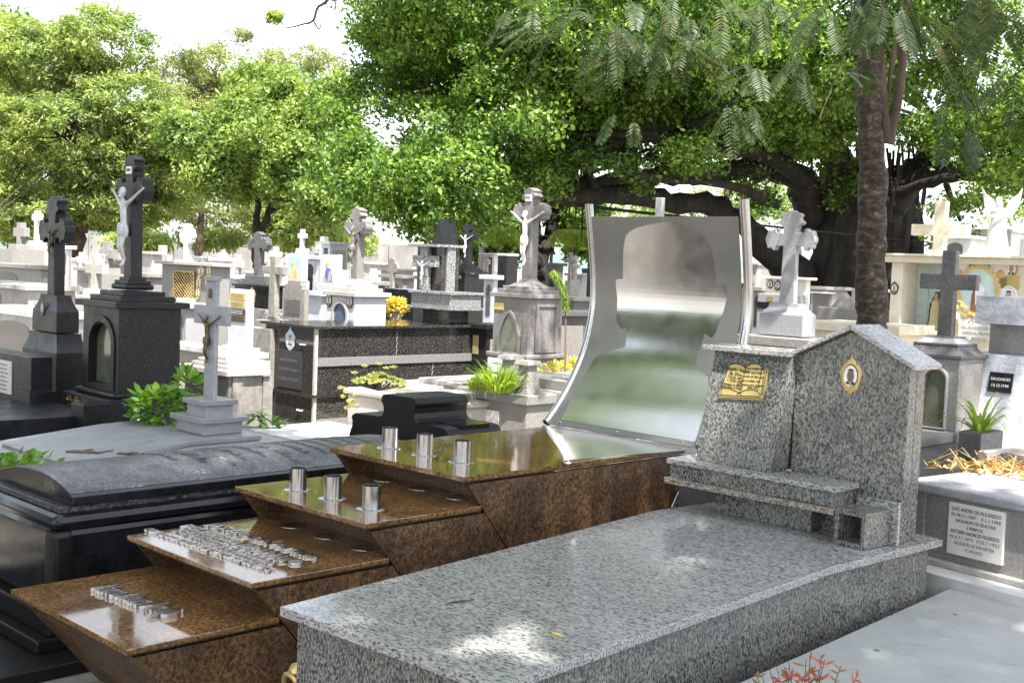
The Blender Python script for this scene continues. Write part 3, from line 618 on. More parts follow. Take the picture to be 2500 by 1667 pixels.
# curved steel panel
PZ = ST[3][1]; pl = FB.Z(1329, 1034, PZ); pr = FB.Z(1694, 1092, PZ); yb0 = (pl.y+pr.y)/2; xL = pl.x; xR = pr.x
prof = []
for u, v in ((1329, 1034), (1354, 998), (1383, 949), (1412, 886), (1430, 832), (1441, 779), (1447, 729), (1447, 667), (1443, 604), (1437, 529)):
    p = FB.X(u, v, pl.x); prof.append((p.y-pl.y, p.z))
prof[0] = (0, PZ+.002)
PR = [(p.x, p.y) for p in [Vector((a, b)) for a, b in prof]]
sp = spline([(a, b, 0) for a, b in prof], 6); SPF = [(p.x+yb0, p.y) for p in sp]
def surf(u, v):
    C = FB.loc(CO); d = FB.Mt @ ray(u, v); best = None
    for (y0, z0), (y1, z1) in zip(SPF, SPF[1:]):
        ey, ez = y1-y0, z1-z0; den = d.y*ez-d.z*ey
        if abs(den) < 1e-9: continue
        t = ((y0-C.y)*ez-(z0-C.z)*ey)/den; P = C+d*t; s = ((P.y-y0)*ey+(P.z-z0)*ez)/(ey*ey+ez*ez)
        if -.001 <= s <= 1.001 and t > 0 and (best is None or t < best[0]): best = (t, P, s)
    return best[1] if best else None
SN = []
for i in range(len(SPF)):
    a, b = SPF[max(0, i-1)], SPF[min(len(SPF)-1, i+1)]; t = Vector((b[0]-a[0], b[1]-a[1])).normalized(); SN.append((-t.y if True else 0, t.x))
def strip(x0, x1, d0, d1):
    m = MB(); n = len(SPF); vs = []
    for x in (x0, x1):
        for d in (d0, d1):
            vs += [(x, SPF[i][0]+SN[i][0]*d, SPF[i][1]+SN[i][1]*d) for i in range(n)]
    fs = []
    for i in range(n-1): fs += [(i, i+1, 2*n+i+1, 2*n+i), (n+i, 3*n+i, 3*n+i+1, n+i+1), (i, n+i, n+i+1, i+1), (2*n+i, 2*n+i+1, 3*n+i+1, 3*n+i)]
    fs += [(0, 2*n, 3*n, n), (n-1, 2*n-1, 4*n-1, 3*n-1)]; m.add(vs, fs); return m
panel = build('steel_panel', strip(xL, xR, 0, -.004), M['steelmat'], tb, smooth=True)
# mirror-finish head silhouette: cut in scanlines along the curve so that it follows the sheet
zz = lambda p: (1300+p[0]/2.4117, 480+p[1]/2.4117)
sil = [(533, 485), (533, 380), (538, 290), (550, 230), (575, 205), (620, 180), (690, 165), (750, 153), (800, 150), (860, 155), (920, 175), (970, 205), (1010, 240), (1040, 290), (1060, 350), (1072, 420), (1078, 505), (1108, 512), (1132, 522), (1142, 560), (1145, 600), (1135, 640), (1120, 690), (1100, 740), (1080, 800), (1060, 825), (1035, 820), (1015, 805), (1005, 830), (990, 870), (975, 900), (965, 940), (962, 980), (975, 1010), (1000, 1035), (1035, 1062), (1035, 1200), (1000, 1300), (968, 1446), (165, 1315), (235, 1180), (290, 1080), (330, 1010), (370, 945), (450, 910), (545, 887), (553, 830), (553, 768), (530, 780), (510, 765), (497, 730), (497, 680), (500, 600), (495, 560), (492, 520), (490, 487)]
Lacc = [0]
for i in range(1, len(SPF)): Lacc.append(Lacc[-1]+math.hypot(SPF[i][0]-SPF[i-1][0], SPF[i][1]-SPF[i-1][1]))
def arcs(P):
    best = min(range(len(SPF)-1), key=lambda i: (P.y-(SPF[i][0]+SPF[i+1][0])/2)**2+(P.z-(SPF[i][1]+SPF[i+1][1])/2)**2)
    (y0, z0), (y1, z1) = SPF[best], SPF[best+1]; ey, ez = y1-y0, z1-z0; s = ((P.y-y0)*ey+(P.z-z0)*ez)/(ey*ey+ez*ez); return Lacc[best]+s*math.hypot(ey, ez)
SP2 = []
for p in sil:
    P = surf(*zz(p))
    if P is not None: SP2.append((min(P.x, xR-.004), arcs(P)))
def atarc(s, d):
    s = max(0, min(Lacc[-1], s)); i = 0
    while i < len(Lacc)-2 and Lacc[i+1] < s: i += 1
    f = (s-Lacc[i])/(Lacc[i+1]-Lacc[i]); y = SPF[i][0]+(SPF[i+1][0]-SPF[i][0])*f; z = SPF[i][1]+(SPF[i+1][1]-SPF[i][1])*f
    ny = SN[i][0]+(SN[i+1][0]-SN[i][0])*f; nz = SN[i][1]+(SN[i+1][1]-SN[i][1])*f; return y+ny*d, z+nz*d
smb = MB(); smin = max(min(s for _, s in SP2), .02); smax = max(s for _, s in SP2); NS = 240
def spans(s):
    xs = []
    for i in range(len(SP2)):
        (xa, sa), (xb, sb) = SP2[i-1], SP2[i]
        if (sa <= s) != (sb <= s): xs.append(xa+(xb-xa)*(s-sa)/(sb-sa))
    xs.sort(); return list(zip(xs[::2], xs[1::2]))
prev = None
for k in range(NS+1):
    s = smin+(smax-smin)*(k+.001)/(NS+.002); cur = (s, spans(s))
    if prev and len(prev[1]) == len(cur[1]):
        for (a0, a1), (b0, b1) in zip(prev[1], cur[1]):
            y0, z0 = atarc(prev[0], .0012); y1, z1 = atarc(cur[0], .0012); smb.add([(a0, y0, z0), (a1, y0, z0), (b1, y1, z1), (b0, y1, z1)], [(0, 1, 2, 3)])
    elif prev:
        sps = prev[1] if len(prev[1]) > len(cur[1]) else cur[1]
        for a0, a1 in sps:
            y0, z0 = atarc(prev[0], .0012); y1, z1 = atarc(cur[0], .0012); smb.add([(a0, y0, z0), (a1, y0, z0), (a1, y1, z1), (a0, y1, z1)], [(0, 1, 2, 3)])
    prev = cur
me = bpy.data.meshes.new('mirror_silhouette'); me.from_pydata(smb.v, [], smb.f); me.polygons.foreach_set('use_smooth', [True]*len(me.polygons))
import bmesh
bm = bmesh.new(); bm.from_mesh(me); bmesh.ops.remove_doubles(bm, verts=bm.verts, dist=1e-5); bmesh.ops.recalc_face_normals(bm, faces=bm.faces); bm.to_mesh(me); bm.free()
link('mirror_silhouette', me, panel, [M['steelpol']])
ym, zm = atarc(.014, .003)
for u, v in ((1367, 1031), (1506, 1054), (1665, 1078), (1619, 538)):
    P = surf(u, v)
    if P: build('rivet', MB().lathe([(.001, P.y-.006), (.006, P.y-.005), (.007, P.y)], P.x, 0, 12, ax='y', cz=P.z), M['steel'], panel, smooth=True)
for x, top, tr_ in ((xL-.014, .08, .026), (xR+.038, .10, .028)):
    pts = [(x, y-.0, z) for y, z in SPF[::3]]; d = Vector(pts[-1])-Vector(pts[-2]); pts.append(tuple(Vector(pts[-1])+d.normalized()*top))
    build('side_tube', MB().tube([(p[0], p[1]+.014, p[2]) for p in pts], tr_, 18), M['steel'], tb, smooth=True)
# pale steel base plate fanning in front of the panel
bp = [FB.Z(u, v, PZ+.003) for u, v in ((1322, 1038), (1343, 1068), (1368, 1098), (1380, 1124), (1690, 1096))]
build('base_plate', MB().prism([(p.x, p.y) for p in bp], 'z', PZ+.001, PZ+.0035), M['steelpol'], tb)
# thin stay pipes seen behind the granite ledge
sa = FB.X(1668, 1187, .02); build('stay_pipe', MB().tube([FB.X(1640, 1240, .03), FB.X(1664, 1186, .03), FB.X(1700, 1110, .03)], .012, 10), M['steel'], tb, smooth=True)
# ---------------- tomb builder ----------------
def zat(F, x, y, v):
    z0, z1 = 0., 2.
    for _ in range(6):
        v0 = proj(F.world((x, y, z0)))[1]; v1 = proj(F.world((x, y, z1)))[1]
        if abs(v1-v0) < 1e-9: break
        z0, z1 = z1, z0+(v-v0)*(z1-z0)/(v1-v0)
    return z1
class T:
    """a tomb whose near upright edge stands at picture column u0, Y metres ahead"""
    def __init__(s, name, label, cat, u0, v0, Y, ul, ur, group=None, rz=RZ):
        P = at(u0, v0, Y=Y); s.F = Fr(P, rz); s.w = -s.F.fit(ul, P.z, 0, -12, 0); s.L = s.F.fit(ur, P.z, 1, 0, 16); s.Y = Y
        s.r = thing(name, label, cat, s.F, group=group)
    def corner(s, k): return (-s.w/2+s.w/2*k, s.L/2-s.L/2*k)
    def z(s, v, k=1): return zat(s.F, *s.corner(k), v)
    def zc(s, v): return zat(s.F, -s.w/2, s.L/2, v)
    def tier(s, part, mat, vt, vb, k=1, ov=0, bevel=.006, kt=None, zt=None, zb=None, label=None):
        zt = s.z(vt, k) if zt is None else zt; zb = zb if zb is not None else (0 if vb is None else s.z(vb, k))
        a, b = s.w*k/2+ov, s.L*k/2+ov; cx, cy = -s.w/2, s.L/2; m = MB()
        if kt is None: m.box(cx-a, cx+a, cy-b, cy+b, zb, zt)
        else:      # concave flare up to scale kt
            at_, bt = s.w*kt/2, s.L*kt/2; rings = []
            for i in range(9):
                f = i/8; q = 1-math.sqrt(max(0, 1-(1-f)**2)); aa, bb = at_+(a-at_)*(1-math.sin(f*math.pi/2)), bt+(b-bt)*(1-math.sin(f*math.pi/2)); zz_ = zb+(zt-zb)*f
                rings.append([(cx-aa, cy-bb, zz_), (cx+aa, cy-bb, zz_), (cx+aa, cy+bb, zz_), (cx-aa, cy+bb, zz_)])
            m.loft(rings)
        return build(part, m, mat, s.r, bevel=bevel if kt is None else 0, label=label)
    def cross(s, vt, va, vb, half, t, mat, style='plain', d=None, cx=None, cy=None, tb=None, name='cross', ta=None):
        cx = -s.w/2 if cx is None else cx; cy = s.L/2 if cy is None else cy; f = lambda v: zat(s.F, cx, cy, v)
        Pc = s.F.world((cx, cy, 0)); fac = math.cos(s.F.rz)-math.sin(s.F.rz)*Pc.x/Pc.y; k = Pc.y/FPX; hf_ = half*k/fac; tt = t*k/fac
        s.c = dict(cx=cx, cy=cy, zb=f(vb), za=f(va), zt=f(vt), half=hf_, t=tt, d=d or tt*.8)
        return crosspart(s.r, cx, cy, f(vb), f(va), f(vt), hf_, tt, d or tt*.8, mat, style, name, tb*k/fac if tb else None, ta=ta*k if ta else None)
    def corpus(s, mat, vfeet, par=None, hk=1.0, label=None):
        c = s.c; zf = zat(s.F, c['cx'], c['cy'], vfeet); h = (c['za']-zf)*1.04*hk
        return corpus(par or s.r, s.F, (c['cx'], c['cy']-c['d']/2+.004*h, zf), h, mat, label=label)
    def fy(s, u, v, c=0): p = s.F.Yp(u, v, c); return p.x, p.z
    def plate(s, part, u0, u1, v0, v1, mat, d=.008, bevel=.002, par=None, y=0):
        """a plate on the -y face: left/right columns and the top/bottom rows at its left end"""
        x0, z1 = s.fy(u0, v0, y); x1, _ = s.fy(u1, v0, y); z0 = s.fy(u0, v1, y)[1]
        s.pl = (x0, x1, z0, z1, y-d); return build(part, MB().box(x0, x1, y-d, y+.002, z0, z1), mat, par or s.r, bevel=bevel)
    def lines(s, n, mat, par, fr=.8, h=.5, seed=0):
        """worn unreadable lettering: short raised dashes"""
        x0, x1, z0, z1, y = s.pl; q = random.Random(seed); m = MB(); dz = (z1-z0)/(n+1)
        for i in range(n):
            z = z1-dz*(i+1); x = x0+(x1-x0)*(1-fr*q.uniform(.8, 1))/2; xe = x1-(x-x0)
            while x < xe:
                wd = q.uniform(.05, .13)*(x1-x0); m.box(x, min(x+wd, xe), y-.0015, y-.0002, z-dz*h*.4, z+dz*h*.3*q.uniform(.6, 1.2)); x += wd*1.22
        return build('lettering', m, mat, par)
def scribble(name, parent, fn, length, h, mat, seed=1, r=.003, n=None):
    """a line of cursive strokes; fn maps (along, up) to a local point"""
    q = random.Random(seed); pts = []; m = MB(); x = 0
    while x < length:
        hh = h*q.choice([.35, .4, .45, 1, .5, .9]); wd = h*q.uniform(.22, .4); seg = [(x, 0), (x+wd*.6, hh*.6), (x+wd*.9, hh), (x+wd*.5, hh*.8), (x+wd*.5, 0), (x+wd, -.05*h)]
        pts += seg; x += wd
        if q.random() < .14 and len(pts) > 6:
            m.tube([fn(*p) for p in pts], r, 4); pts = []; x += h*.4
    if len(pts) > 3: m.tube([fn(*p) for p in pts], r, 4)
    return build(name, m, mat, parent)
# ---------------- black arched-lid tomb, left foreground ----------------
FK = Fr(at(132, 1262, Y=5.45)); tk = thing('arched_tomb', 'long black stone tomb with a worn arched lid and rounded moulding beside the brown steps', 'tomb', FK)
zm_ = zat(FK, 0, 0, 1262); LK = 2.45; WK = .92
KB = lambda n, x0, x1, y0, y1, z0, z1, m='black', bv=.004, t=0: build(n, MB().box(x0, x1, y0, y1, z0, z1, t), M[m], tk, bevel=bv)
KB('moulding', -WK, 0, 0, LK, zm_-.075, zm_, 'black', .034)
KB('upper_ledge', -WK+.05, -.05, .05, LK-.05, zm_, zm_+.03, 'blackdull', .004)
KB('body', -WK+.035, -.035, .035, LK-.03, .22, zm_-.075, 'black', .03)
KB('corner_roll', -.10, .008, -.008, .10, .22, zm_-.07, 'blackmatt', .03)
KB('base', -WK-.03, .03, -.03, LK, .12, .22, 'blackmatt', .01); KB('base', -WK-.10, .06, -.10, LK+.05, .06, .12, 'blackmatt', .01); KB('kerb', -WK-.6, .25, -1.2, LK+.05, 0, .06, 'blackmatt', .01)
pL = FK.Z(189, 1242, zm_+.03); xl1, yl1 = pL.x, pL.y; wl_ = WK+2*xl1; RISE = .07; lt_ = .045
xl1 = max(min(xl1, -.03), -.2); yl1 = max(.06, min(yl1, .3))
ax0 = -WK-xl1; zz0 = zm_+.03+lt_
arcz = lambda x: zz0+RISE*(1-((x-(ax0+xl1)/2)/((xl1-ax0)/2))**2)
ap = [(ax0+(xl1-ax0)*i/28, arcz(ax0+(xl1-ax0)*i/28)) for i in range(29)]
build('arched_lid', MB().prism([(xl1, zm_+.031)]+ap[::-1]+[(ax0, zm_+.031)], 'y', yl1, LK-.12), M['black'], tk, bevel=.003)
build('lid_top', MB().prism([(x, z+.0025) for x, z in ap[1:-1]]+[(x, z-.004) for x, z in ap[-2:0:-1]], 'y', yl1+.004, LK-.124), M['blackdull'], tk, smooth=True)
xsc = (xl1-ax0-.06)/.86
for i, (y, x0, ln, hh, sd_) in enumerate([(.80, -.70, .36, .05, 1), (.92, -.80, .55, .09, 2), (1.06, -.50, .35, .04, 3), (1.16, -.82, .6, .06, 4), (1.30, -.86, .62, .05, 5), (1.42, -.5, .40, .10, 6), (1.56, -.85, .62, .06, 7), (1.68, -.88, .70, .04, 8), (1.78, -.86, .66, .04, 9), (1.88, -.84, .64, .045, 10), (1.98, -.84, .62, .04, 11), (2.08, -.84, .6, .04, 12)]):
    scribble('raised_script', tk, lambda a, b, x0=x0, y=y: (ax0+.03+(x0+.88)*xsc+a, y+b, arcz(ax0+.03+(x0+.88)*xsc+a)+.003), ln*xsc, hh*.8, M['blackdull'], sd_, .0028)
# ---------------- blue-grey marble tomb with cross ----------------
ZM = .66
tm = T('marble_tomb', 'blue grey marble slab tomb carrying a cross with a bronze figure on a stepped pedestal', 'tomb', 496, 1064, at(496, 1064, z=ZM).y, 431, 592)
F = tm.F; w_, l_ = tm.w, tm.L
tm.tier('pedestal', M['bmarble'], 1034, 1064, 1, zb=ZM); tm.tier('pedestal_cap', M['bmarble_top'], 1022, 1034, 1, ov=.035, bevel=.003)
k2 = .70; tm.tier('pedestal', M['bmarble'], 991, 1024, k2); tm.tier('pedestal_cap', M['bmarble_top'], 979, 991, k2, ov=.025, bevel=.003)
tm.cross(686, 769, 982, 41, 24, M['bmarble'], d=.035, tb=25, ta=46); tm.corpus(M['bronze'], 886, hk=1.02)
c = tm.c; build('cross_cap', MB().box(c['cx']-c['t']/2-.004, c['cx']+c['t']/2+.004, c['cy']-.03, c['cy']+.03, c['zt']-.002, c['zt']+.03), M['bmarble_top'], tm.r, bevel=.003)
nz = zat(F, c['cx'], c['cy'], 728); A_ = archpts(c['cx']-.02, c['cx']+.02, nz, nz+.05, nz+.07); build('small_relief', MB().prism(A_, 'y', c['cy']-c['d']/2-.006, c['cy']-c['d']/2), M['bronze'], tm.r)
xe = .16; fr_ = F.X(217, 1133, xe); bend = F.Z(493, 1082, ZM); yb_ = min(bend.y, -.05); yf = max(min(fr_.y, -1.0), -2.0); zf = max(.42, min(fr_.z, .6))
ye1 = max(l_+.05, F.Z(646, 1070, ZM).y); ye2 = max(l_+.12, F.Z(742, 1081, ZM-.036).y)
def slabprof(dz, th, y0, yend): return [(y0, zf+dz-th), (y0, zf+dz), (yb_, ZM+dz), (yend, ZM+dz), (yend, ZM+dz-th), (yb_, ZM+dz-th)]
build('upper_slab', MB().prism(slabprof(-.002, .03, yf, ye1), 'x', -w_-.55, xe), M['bmarble_top'], tm.r, bevel=.003)
build('lower_slab', MB().prism(slabprof(-.036, .03, yf-.15, ye2), 'x', -w_-.75, xe+.28), M['bmarble_top'], tm.r, bevel=.003)
build('body', MB().prism([(yf-.1, 0), (yf-.1, zf-.07), (yb_, ZM-.07), (ye2-.05, ZM-.07), (ye2-.05, 0)], 'x', -w_-.7, xe+.22), M['bmarble'], tm.r)
sz = lambda y: (zf+(ZM-zf)*(y-yf)/(yb_-yf) if y < yb_ else ZM)
p0 = F.Z(160, 1092, (zf+ZM)/2); p1 = F.Z(286, 1093, (zf+ZM)/2+.03)
for p, ln, sd_, hh in ((p0, .42, 3, .10), (p1, .28, 8, .055)):
    scribble('bronze_script', tm.r, lambda a, b, p=p: (p.x+a*.55, p.y+b+a*.25, sz(p.y+b+a*.25)+.004), ln, hh, M['bronze'], sd_, .0045)
fallen(347, 1077, .64, .09, .02, LF['dry'], 'curled brown pod lying on the blue grey marble slab', .5, 'leaf_pod', .01)
# ---------------- dark shrine with arched niche ----------------
ts = T('dark_shrine', 'dark speckled shrine with an arched glass niche and a tall cross with silver figure', 'shrine', 287, 960, 9.6, 201, 437)
tr = ts.tier; SH = M['shrine']
zb_s = ts.z(960); zt_s = ts.z(753)
nx0, nz0 = ts.fy(213, 940); nx1, _ = ts.fy(278, 940); _, nzt = ts.fy(246, 772)
w_, l_ = ts.w, ts.L
ix0, ix1 = nx0+(nx1-nx0)*.10, nx0+(nx1-nx0)*.88; iz0 = nz0+.04; izt = nzt-.05; izs = izt-(ix1-ix0)/2
OA = archpts(ix0, ix1, iz0, izs, izt, 16)
fm = MB(); dp = .07   # niche wall pieces around the opening
fm.box(-w_, ix0, 0, dp, zb_s, zt_s); fm.box(ix1, 0, 0, dp, zb_s, zt_s); fm.box(ix0, ix1, 0, dp, zb_s, iz0)
arc_ = OA[2:]
for a, b in zip(arc_, arc_[1:]): fm.prism([(b[0], b[1]), (a[0], a[1]), (a[0], zt_s), (b[0], zt_s)], 'y', 0, dp)
build('niche_front', fm, SH, ts.r); build('body', MB().box(-w_, 0, dp, l_, zb_s, zt_s), SH, ts.r)
big = archpts(nx0-.005, nx1+.01, nz0, nzt-(nx1-nx0)/2, nzt+.01, 16); fr2 = MB(); ringprism(fr2, big, archpts(ix0-.012, ix1+.012, iz0-.012, izs, izt+.012, 16), 'y', -.012, .001); build('niche_frame', fr2, SH, ts.r)
build('niche_glass', MB().prism(shrink(OA, .995), 'y', dp-.012, dp-.002), M['glassgr'], ts.r)
tr('cornice', SH, 738, 753, 1, ov=.055); tr('roof_step', SH, 724, 738, .88); tr('roof_step', SH, 712, 724, .68)
tr('torus', SH, 694, 708, .46, bevel=.02); tr('roof_step', SH, 685, 694, .38); tr('roof_step', SH, 677, 686, .28)
ts.cross(381, 466, 678, 35, 16, SH, 'bud', d=.10, tb=19, ta=38); ts.corpus(M['silver'], 650, hk=1.05)
c = ts.c; zi = zat(ts.F, c['cx'], c['cy'], 417); ip = build('title_plate', MB().box(c['cx']-.045, c['cx']+.045, c['cy']-c['d']/2-.008, c['cy']-c['d']/2, zi-.03, zi+.03), M['paperw'], ts.r)
text('inscription', 'INRI', .035, M['ink'], ip, (c['cx'], c['cy']-c['d']/2-.009, zi))
zs_ = .60
build('base_moulding', MB().box(-w_-.05, .05, -.05, l_+.05, zb_s-.045, zb_s), SH, ts.r, bevel=.02)
build('plinth', MB().box(-w_-.10, .10, -.12, l_+.1, 0, zb_s-.045), SH, ts.r, bevel=.006)
xs_ = -.10; build('ledger_slab', MB().box(-w_-.55, xs_+.12, -2.9, -.12, zs_-.16, zs_), SH, ts.r, bevel=.006)
build('lower_step', MB().box(-w_-.8, xs_+.45, -3.1, l_+.2, 0, zs_-.20), M['terr'], ts.r, bevel=.006)
for x in (-.06, -w_-.42): build('post', MB().box(x-.0, x+.22, -.36, -.13, .2, zb_s-.06, 0), SH, ts.r, bevel=.004)
for j, (ss, zz_, hh) in enumerate(((1, zb_s-.11, .05), (5, zb_s-.18, .035))): scribble('gold_script', ts.r, lambda a, b, zz_=zz_: (-w_-.04+a, -.124, zz_+b), w_*.88, hh, M['goldpaint'], ss, .0022)
# potted bush beside it, and low bush at the left border
pb = at(395, 1008, Y=8.75); tbsh = thing('bush', 'glossy green bush spilling beside the dark shrine and marble cross', 'bush', loc=(pb.x, pb.y, 0))
build('planter', MB().box(-.22, .22, -.16, .16, 0, pb.z-.12), M['shrine'], tbsh, bevel=.006)
bushpart('foliage', tbsh, (0, 0, pb.z+.02), (.27, .22, .17), 330, .075, .05, LF['bush'], 4); bushpart('foliage', tbsh, (.19, .0, pb.z+.20), (.13, .12, .12), 60, .09, .05, LF['bush'], 9)
pb = at(35, 1160, Y=7.2); t2 = thing('bush', 'low green leafy bush at the left border behind the black arched tomb', 'bush', loc=(pb.x, pb.y, 0))
build('stem', MB().tube([(0, 0, 0), (.02, 0, .3), (0, 0, pb.z)], [.02, .015, .01], 6), M['bark'], t2)
bushpart('foliage', t2, (0, 0, pb.z), (.30, .3, .12), 240, .07, .05, LF['bush'], 5)
# ---------------- left tomb with dark cross ----------------
tx = T('dark_cross_tomb', 'dark stepped block tomb with a budded cross carrying a bronze figure, at the left border', 'tomb', 138, 813, 10.8, 78, 193)
tx.tier('block', SH, 748, 813, 1, zt=tx.z(762), zb=tx.z(814)); tx.tier('flared_block', SH, 722, 762, 1, kt=.66)
tx.cross(480, 563, 722, 33, 16, SH, 'bud', d=.10, tb=18, ta=36); tx.corpus(M['bronze'], 630, hk=1.05)
mx, mz = tx.fy(105, 752); medal(tx.r, (mx, -.005, mz), .07, .12, '-y', 'bronze', True, seed=2)
zz1 = tx.z(816); zz2 = tx.z(860)
tx.tier('flared_block', SH, None, None, 1.42, kt=1.1, zt=zz1, zb=zz2); tx.tier('block', SH, None, None, 1.42, zt=zz2, zb=0)
ty = T('block_tomb', 'plain dark block with a pale inscribed plaque at the left border', 'tomb', 76.5, 873, 10.0, -60, 129)
ty.tier('body', SH, 873, None); ty.plate('plaque', -25, 30, 872, 950, M['plaqw'], .012); ty.lines(7, M['plaqtext'], ty.r, seed=3)
build('ledger_slab', MB().box(-ty.w-.2, -.05, -2.2, -.01, 0, zat(ty.F, 0, 0, 1003)+.0), SH, ty.r, bevel=.006)
# ---------------- black speckled tomb ----------------
tg2 = T('black_granite_tomb', 'tall polished black granite tomb with metal portraits and plaque on its end', 'tomb', 770, 880, 12.95, 647, 1166)
BG, BL = M['blackgran'], M['blackgran_lt']; w_, l_ = tg2.w, tg2.L; F = tg2.F
za, zb1, zc1, zd = tg2.z(803), tg2.z(964), tg2.z(972), 0
tg2.tier('body', BG, None, None, zt=za, zb=zb1); tg2.tier('top_slab', BG, None, None, zt=za+.03, zb=za, ov=.05, bevel=.003)
tg2.tier('ledge', BG, None, None, zt=zb1, zb=zb1-.03, ov=.045, bevel=.003); tg2.tier('body', BG, None, None, zt=zb1-.03, zb=0, ov=.012)
for v0, v1 in ((874, 895), (1024, 1046)): build('lit_band', MB().box(-.02, .018, .02, l_-.01, tg2.z(v1), tg2.z(v0)), BL, tg2.r, bevel=.002)  # light caught along the side is painted in as paler bands
for zz_a, zz_b in ((zb1+.001, za-.001), (.01, zb1-.032)): build('corner_joint', MB().box(-.018, .0165, -.0165, .018, zz_a, zz_b), M['concl'], tg2.r)
for u, v, ww, hh, sd_ in ((710, 829, .15, .19, 1), (661, 862, .10, .12, 2), (659, 908, .10, .135, 3)):
    x, z = tg2.fy(u, v); medal(tg2.r, (x, -.004, z), ww, hh, '-y', 'silver', True, 'sky' if sd_ == 1 else 'paperw', seed=sd_)
mp_ = tg2.plate('plaque', 676, 739, 851, 942, plain('dark_steel_plaque', G(.10, .10, .11), .3, .7), .01); tg2.lines(3, M['terrdark'], mp_, seed=4)
for u, v, y0 in ((660, 831, 0), (741, 841, 0), (652, 988, -.012), (733, 1001, -.012)):
    x, z = tg2.fy(u, v, y0); build('drawer_handle', MB().tube([(x-.04, y0, z), (x-.04, y0-.02, z), (x+.04, y0-.02, z), (x+.04, y0, z)], .008, 6), M['paperw'], tg2.r)
cr_ = MB()
for yy, z0, z1 in ((l_*.47, tg2.z(872), za-.04), (l_*.70, tg2.z(930), tg2.z(897))):
    pts = [(.0005, yy+rnd.uniform(-.012, .012), z0+(z1-z0)*i/9) for i in range(10)]; cr_.tube(pts, .003, 4)
build('repaired_crack', cr_, M['concl'], tg2.r)
# monument with two granite crosses on the far end of the black tomb
tq = T('cross_monument', 'black panelled monument with granite cross and white figure on the black granite tomb', 'monument', 1099, 754, 14.3, 1003, 1174)
zq0, zq1 = tq.z(752), tq.z(720)
tq.tier('granite_box', stone('granite_salt_pepper', [(.4, G(.03)), (.5, G(.16)), (.62, G(.4))], scale=75, det=4, rough=.25), None, None, zt=zq1, zb=zq0)
GS = bpy.data.materials['granite_salt_pepper']; M['gs'] = GS
tq.tier('box_lip', GS, None, None, zt=zq1+.03, zb=zq1, ov=.03, bevel=.003); tq.tier('box_lip', GS, None, None, zt=zq0, zb=zq0-.03, ov=.03, bevel=.003)
tq.tier('foot', BG, None, None, k=.66, zt=zq0-.03, zb=za+.031)
zq2 = tq.z(604); wq, lq = tq.w, tq.L
ux1 = tq.F.fit(1068, zq2, 0, -3, .5, .12); ux0 = tq.F.fit(1008, zq2, 0, -6, .2, .12)
build('black_panel', MB().box(ux0, ux1, .20, .26, zq1+.03, zq2), BG, tq.r, bevel=.003)
build('black_panel', MB().box(ux1-.06, ux1, .2605, .26+lq*.45, zq1+.03, zq2), BG, tq.r, bevel=.003)
build('side_pillar', MB().box(ux1-.10, ux1+.03, .13, .27, zq1+.03, zq2-.001), GS, tq.r, bevel=.003) if False else build('side_pillar', MB().box(ux1-.09, ux1+.03, .265, .40, zq1+.031, zq2-.001), GS, tq.r, bevel=.003)
build('cap_plate', MB().box(ux0-.05, ux1+.05, .08, .30+lq*.45, zq2, zq2+.035), GS, tq.r, bevel=.003)
xm = (ux0+ux1)/2-.02; zar = zat(tq.F, xm, .15, 638); crosspart(tq.r, xm, .16, zq1+.031, zar, zq2-.002, (ux1-ux0)*.47, .14, .07, GS, 'plain', 'front_cross')
corpus(tq.r, tq.F, (xm, .122, zat(tq.F, xm, .15, 695)), (zar-zat(tq.F, xm, .15, 695))*1.08, M['silver'])
# ---------------- curving black block monument ----------------
FC = Fr(at(960, 1085, Y=8.1)); tcv = thing('wavy_monument', 'matt black stone monument with curving stepped outline behind the steel cups', 'monument', FC)
EZ = lambda x, y: (600+x/3.92, 740+y/3.92)
cpx = [(980, 1330), (990, 1240), (1015, 1170), (1018, 1120), (1008, 1095), (1018, 1065), (1045, 1050), (1150, 1062), (1260, 1078), (1295, 1074), (1312, 1050), (1316, 1000), (1308, 965), (1292, 935), (1295, 905), (1310, 880), (1340, 868), (1450, 882), (1580, 900), (1612, 915), (1630, 945), (1632, 975), (1618, 1010), (1610, 1060), (1618, 1110), (1640, 1145), (1700, 1160), (1860, 1185), (1915, 1205), (1935, 1240), (1945, 1300), (1950, 1420)]
cp = [FC.Yp(*EZ(*p), 0) for p in cpx]; poly = [(p.x, p.z) for p in cp]; poly = [(poly[0][0]-.02, 0)]+poly+[(poly[-1][0], 0)]
build('body', MB().prism(poly, 'y', 0, .48), M['blackmatt'], tcv, bevel=.006)
px_, pz_ = FC.Yp(*EZ(1800, 1172), 0).x, FC.Yp(*EZ(1800, 1178), 0).z
build('inset_panel', MB().prism([(px_-.10, .12), (px_+.13, .12), (px_+.13, .38), (px_-.10, .38)], 'z', pz_-.01, pz_+.012), M['black'], tcv)
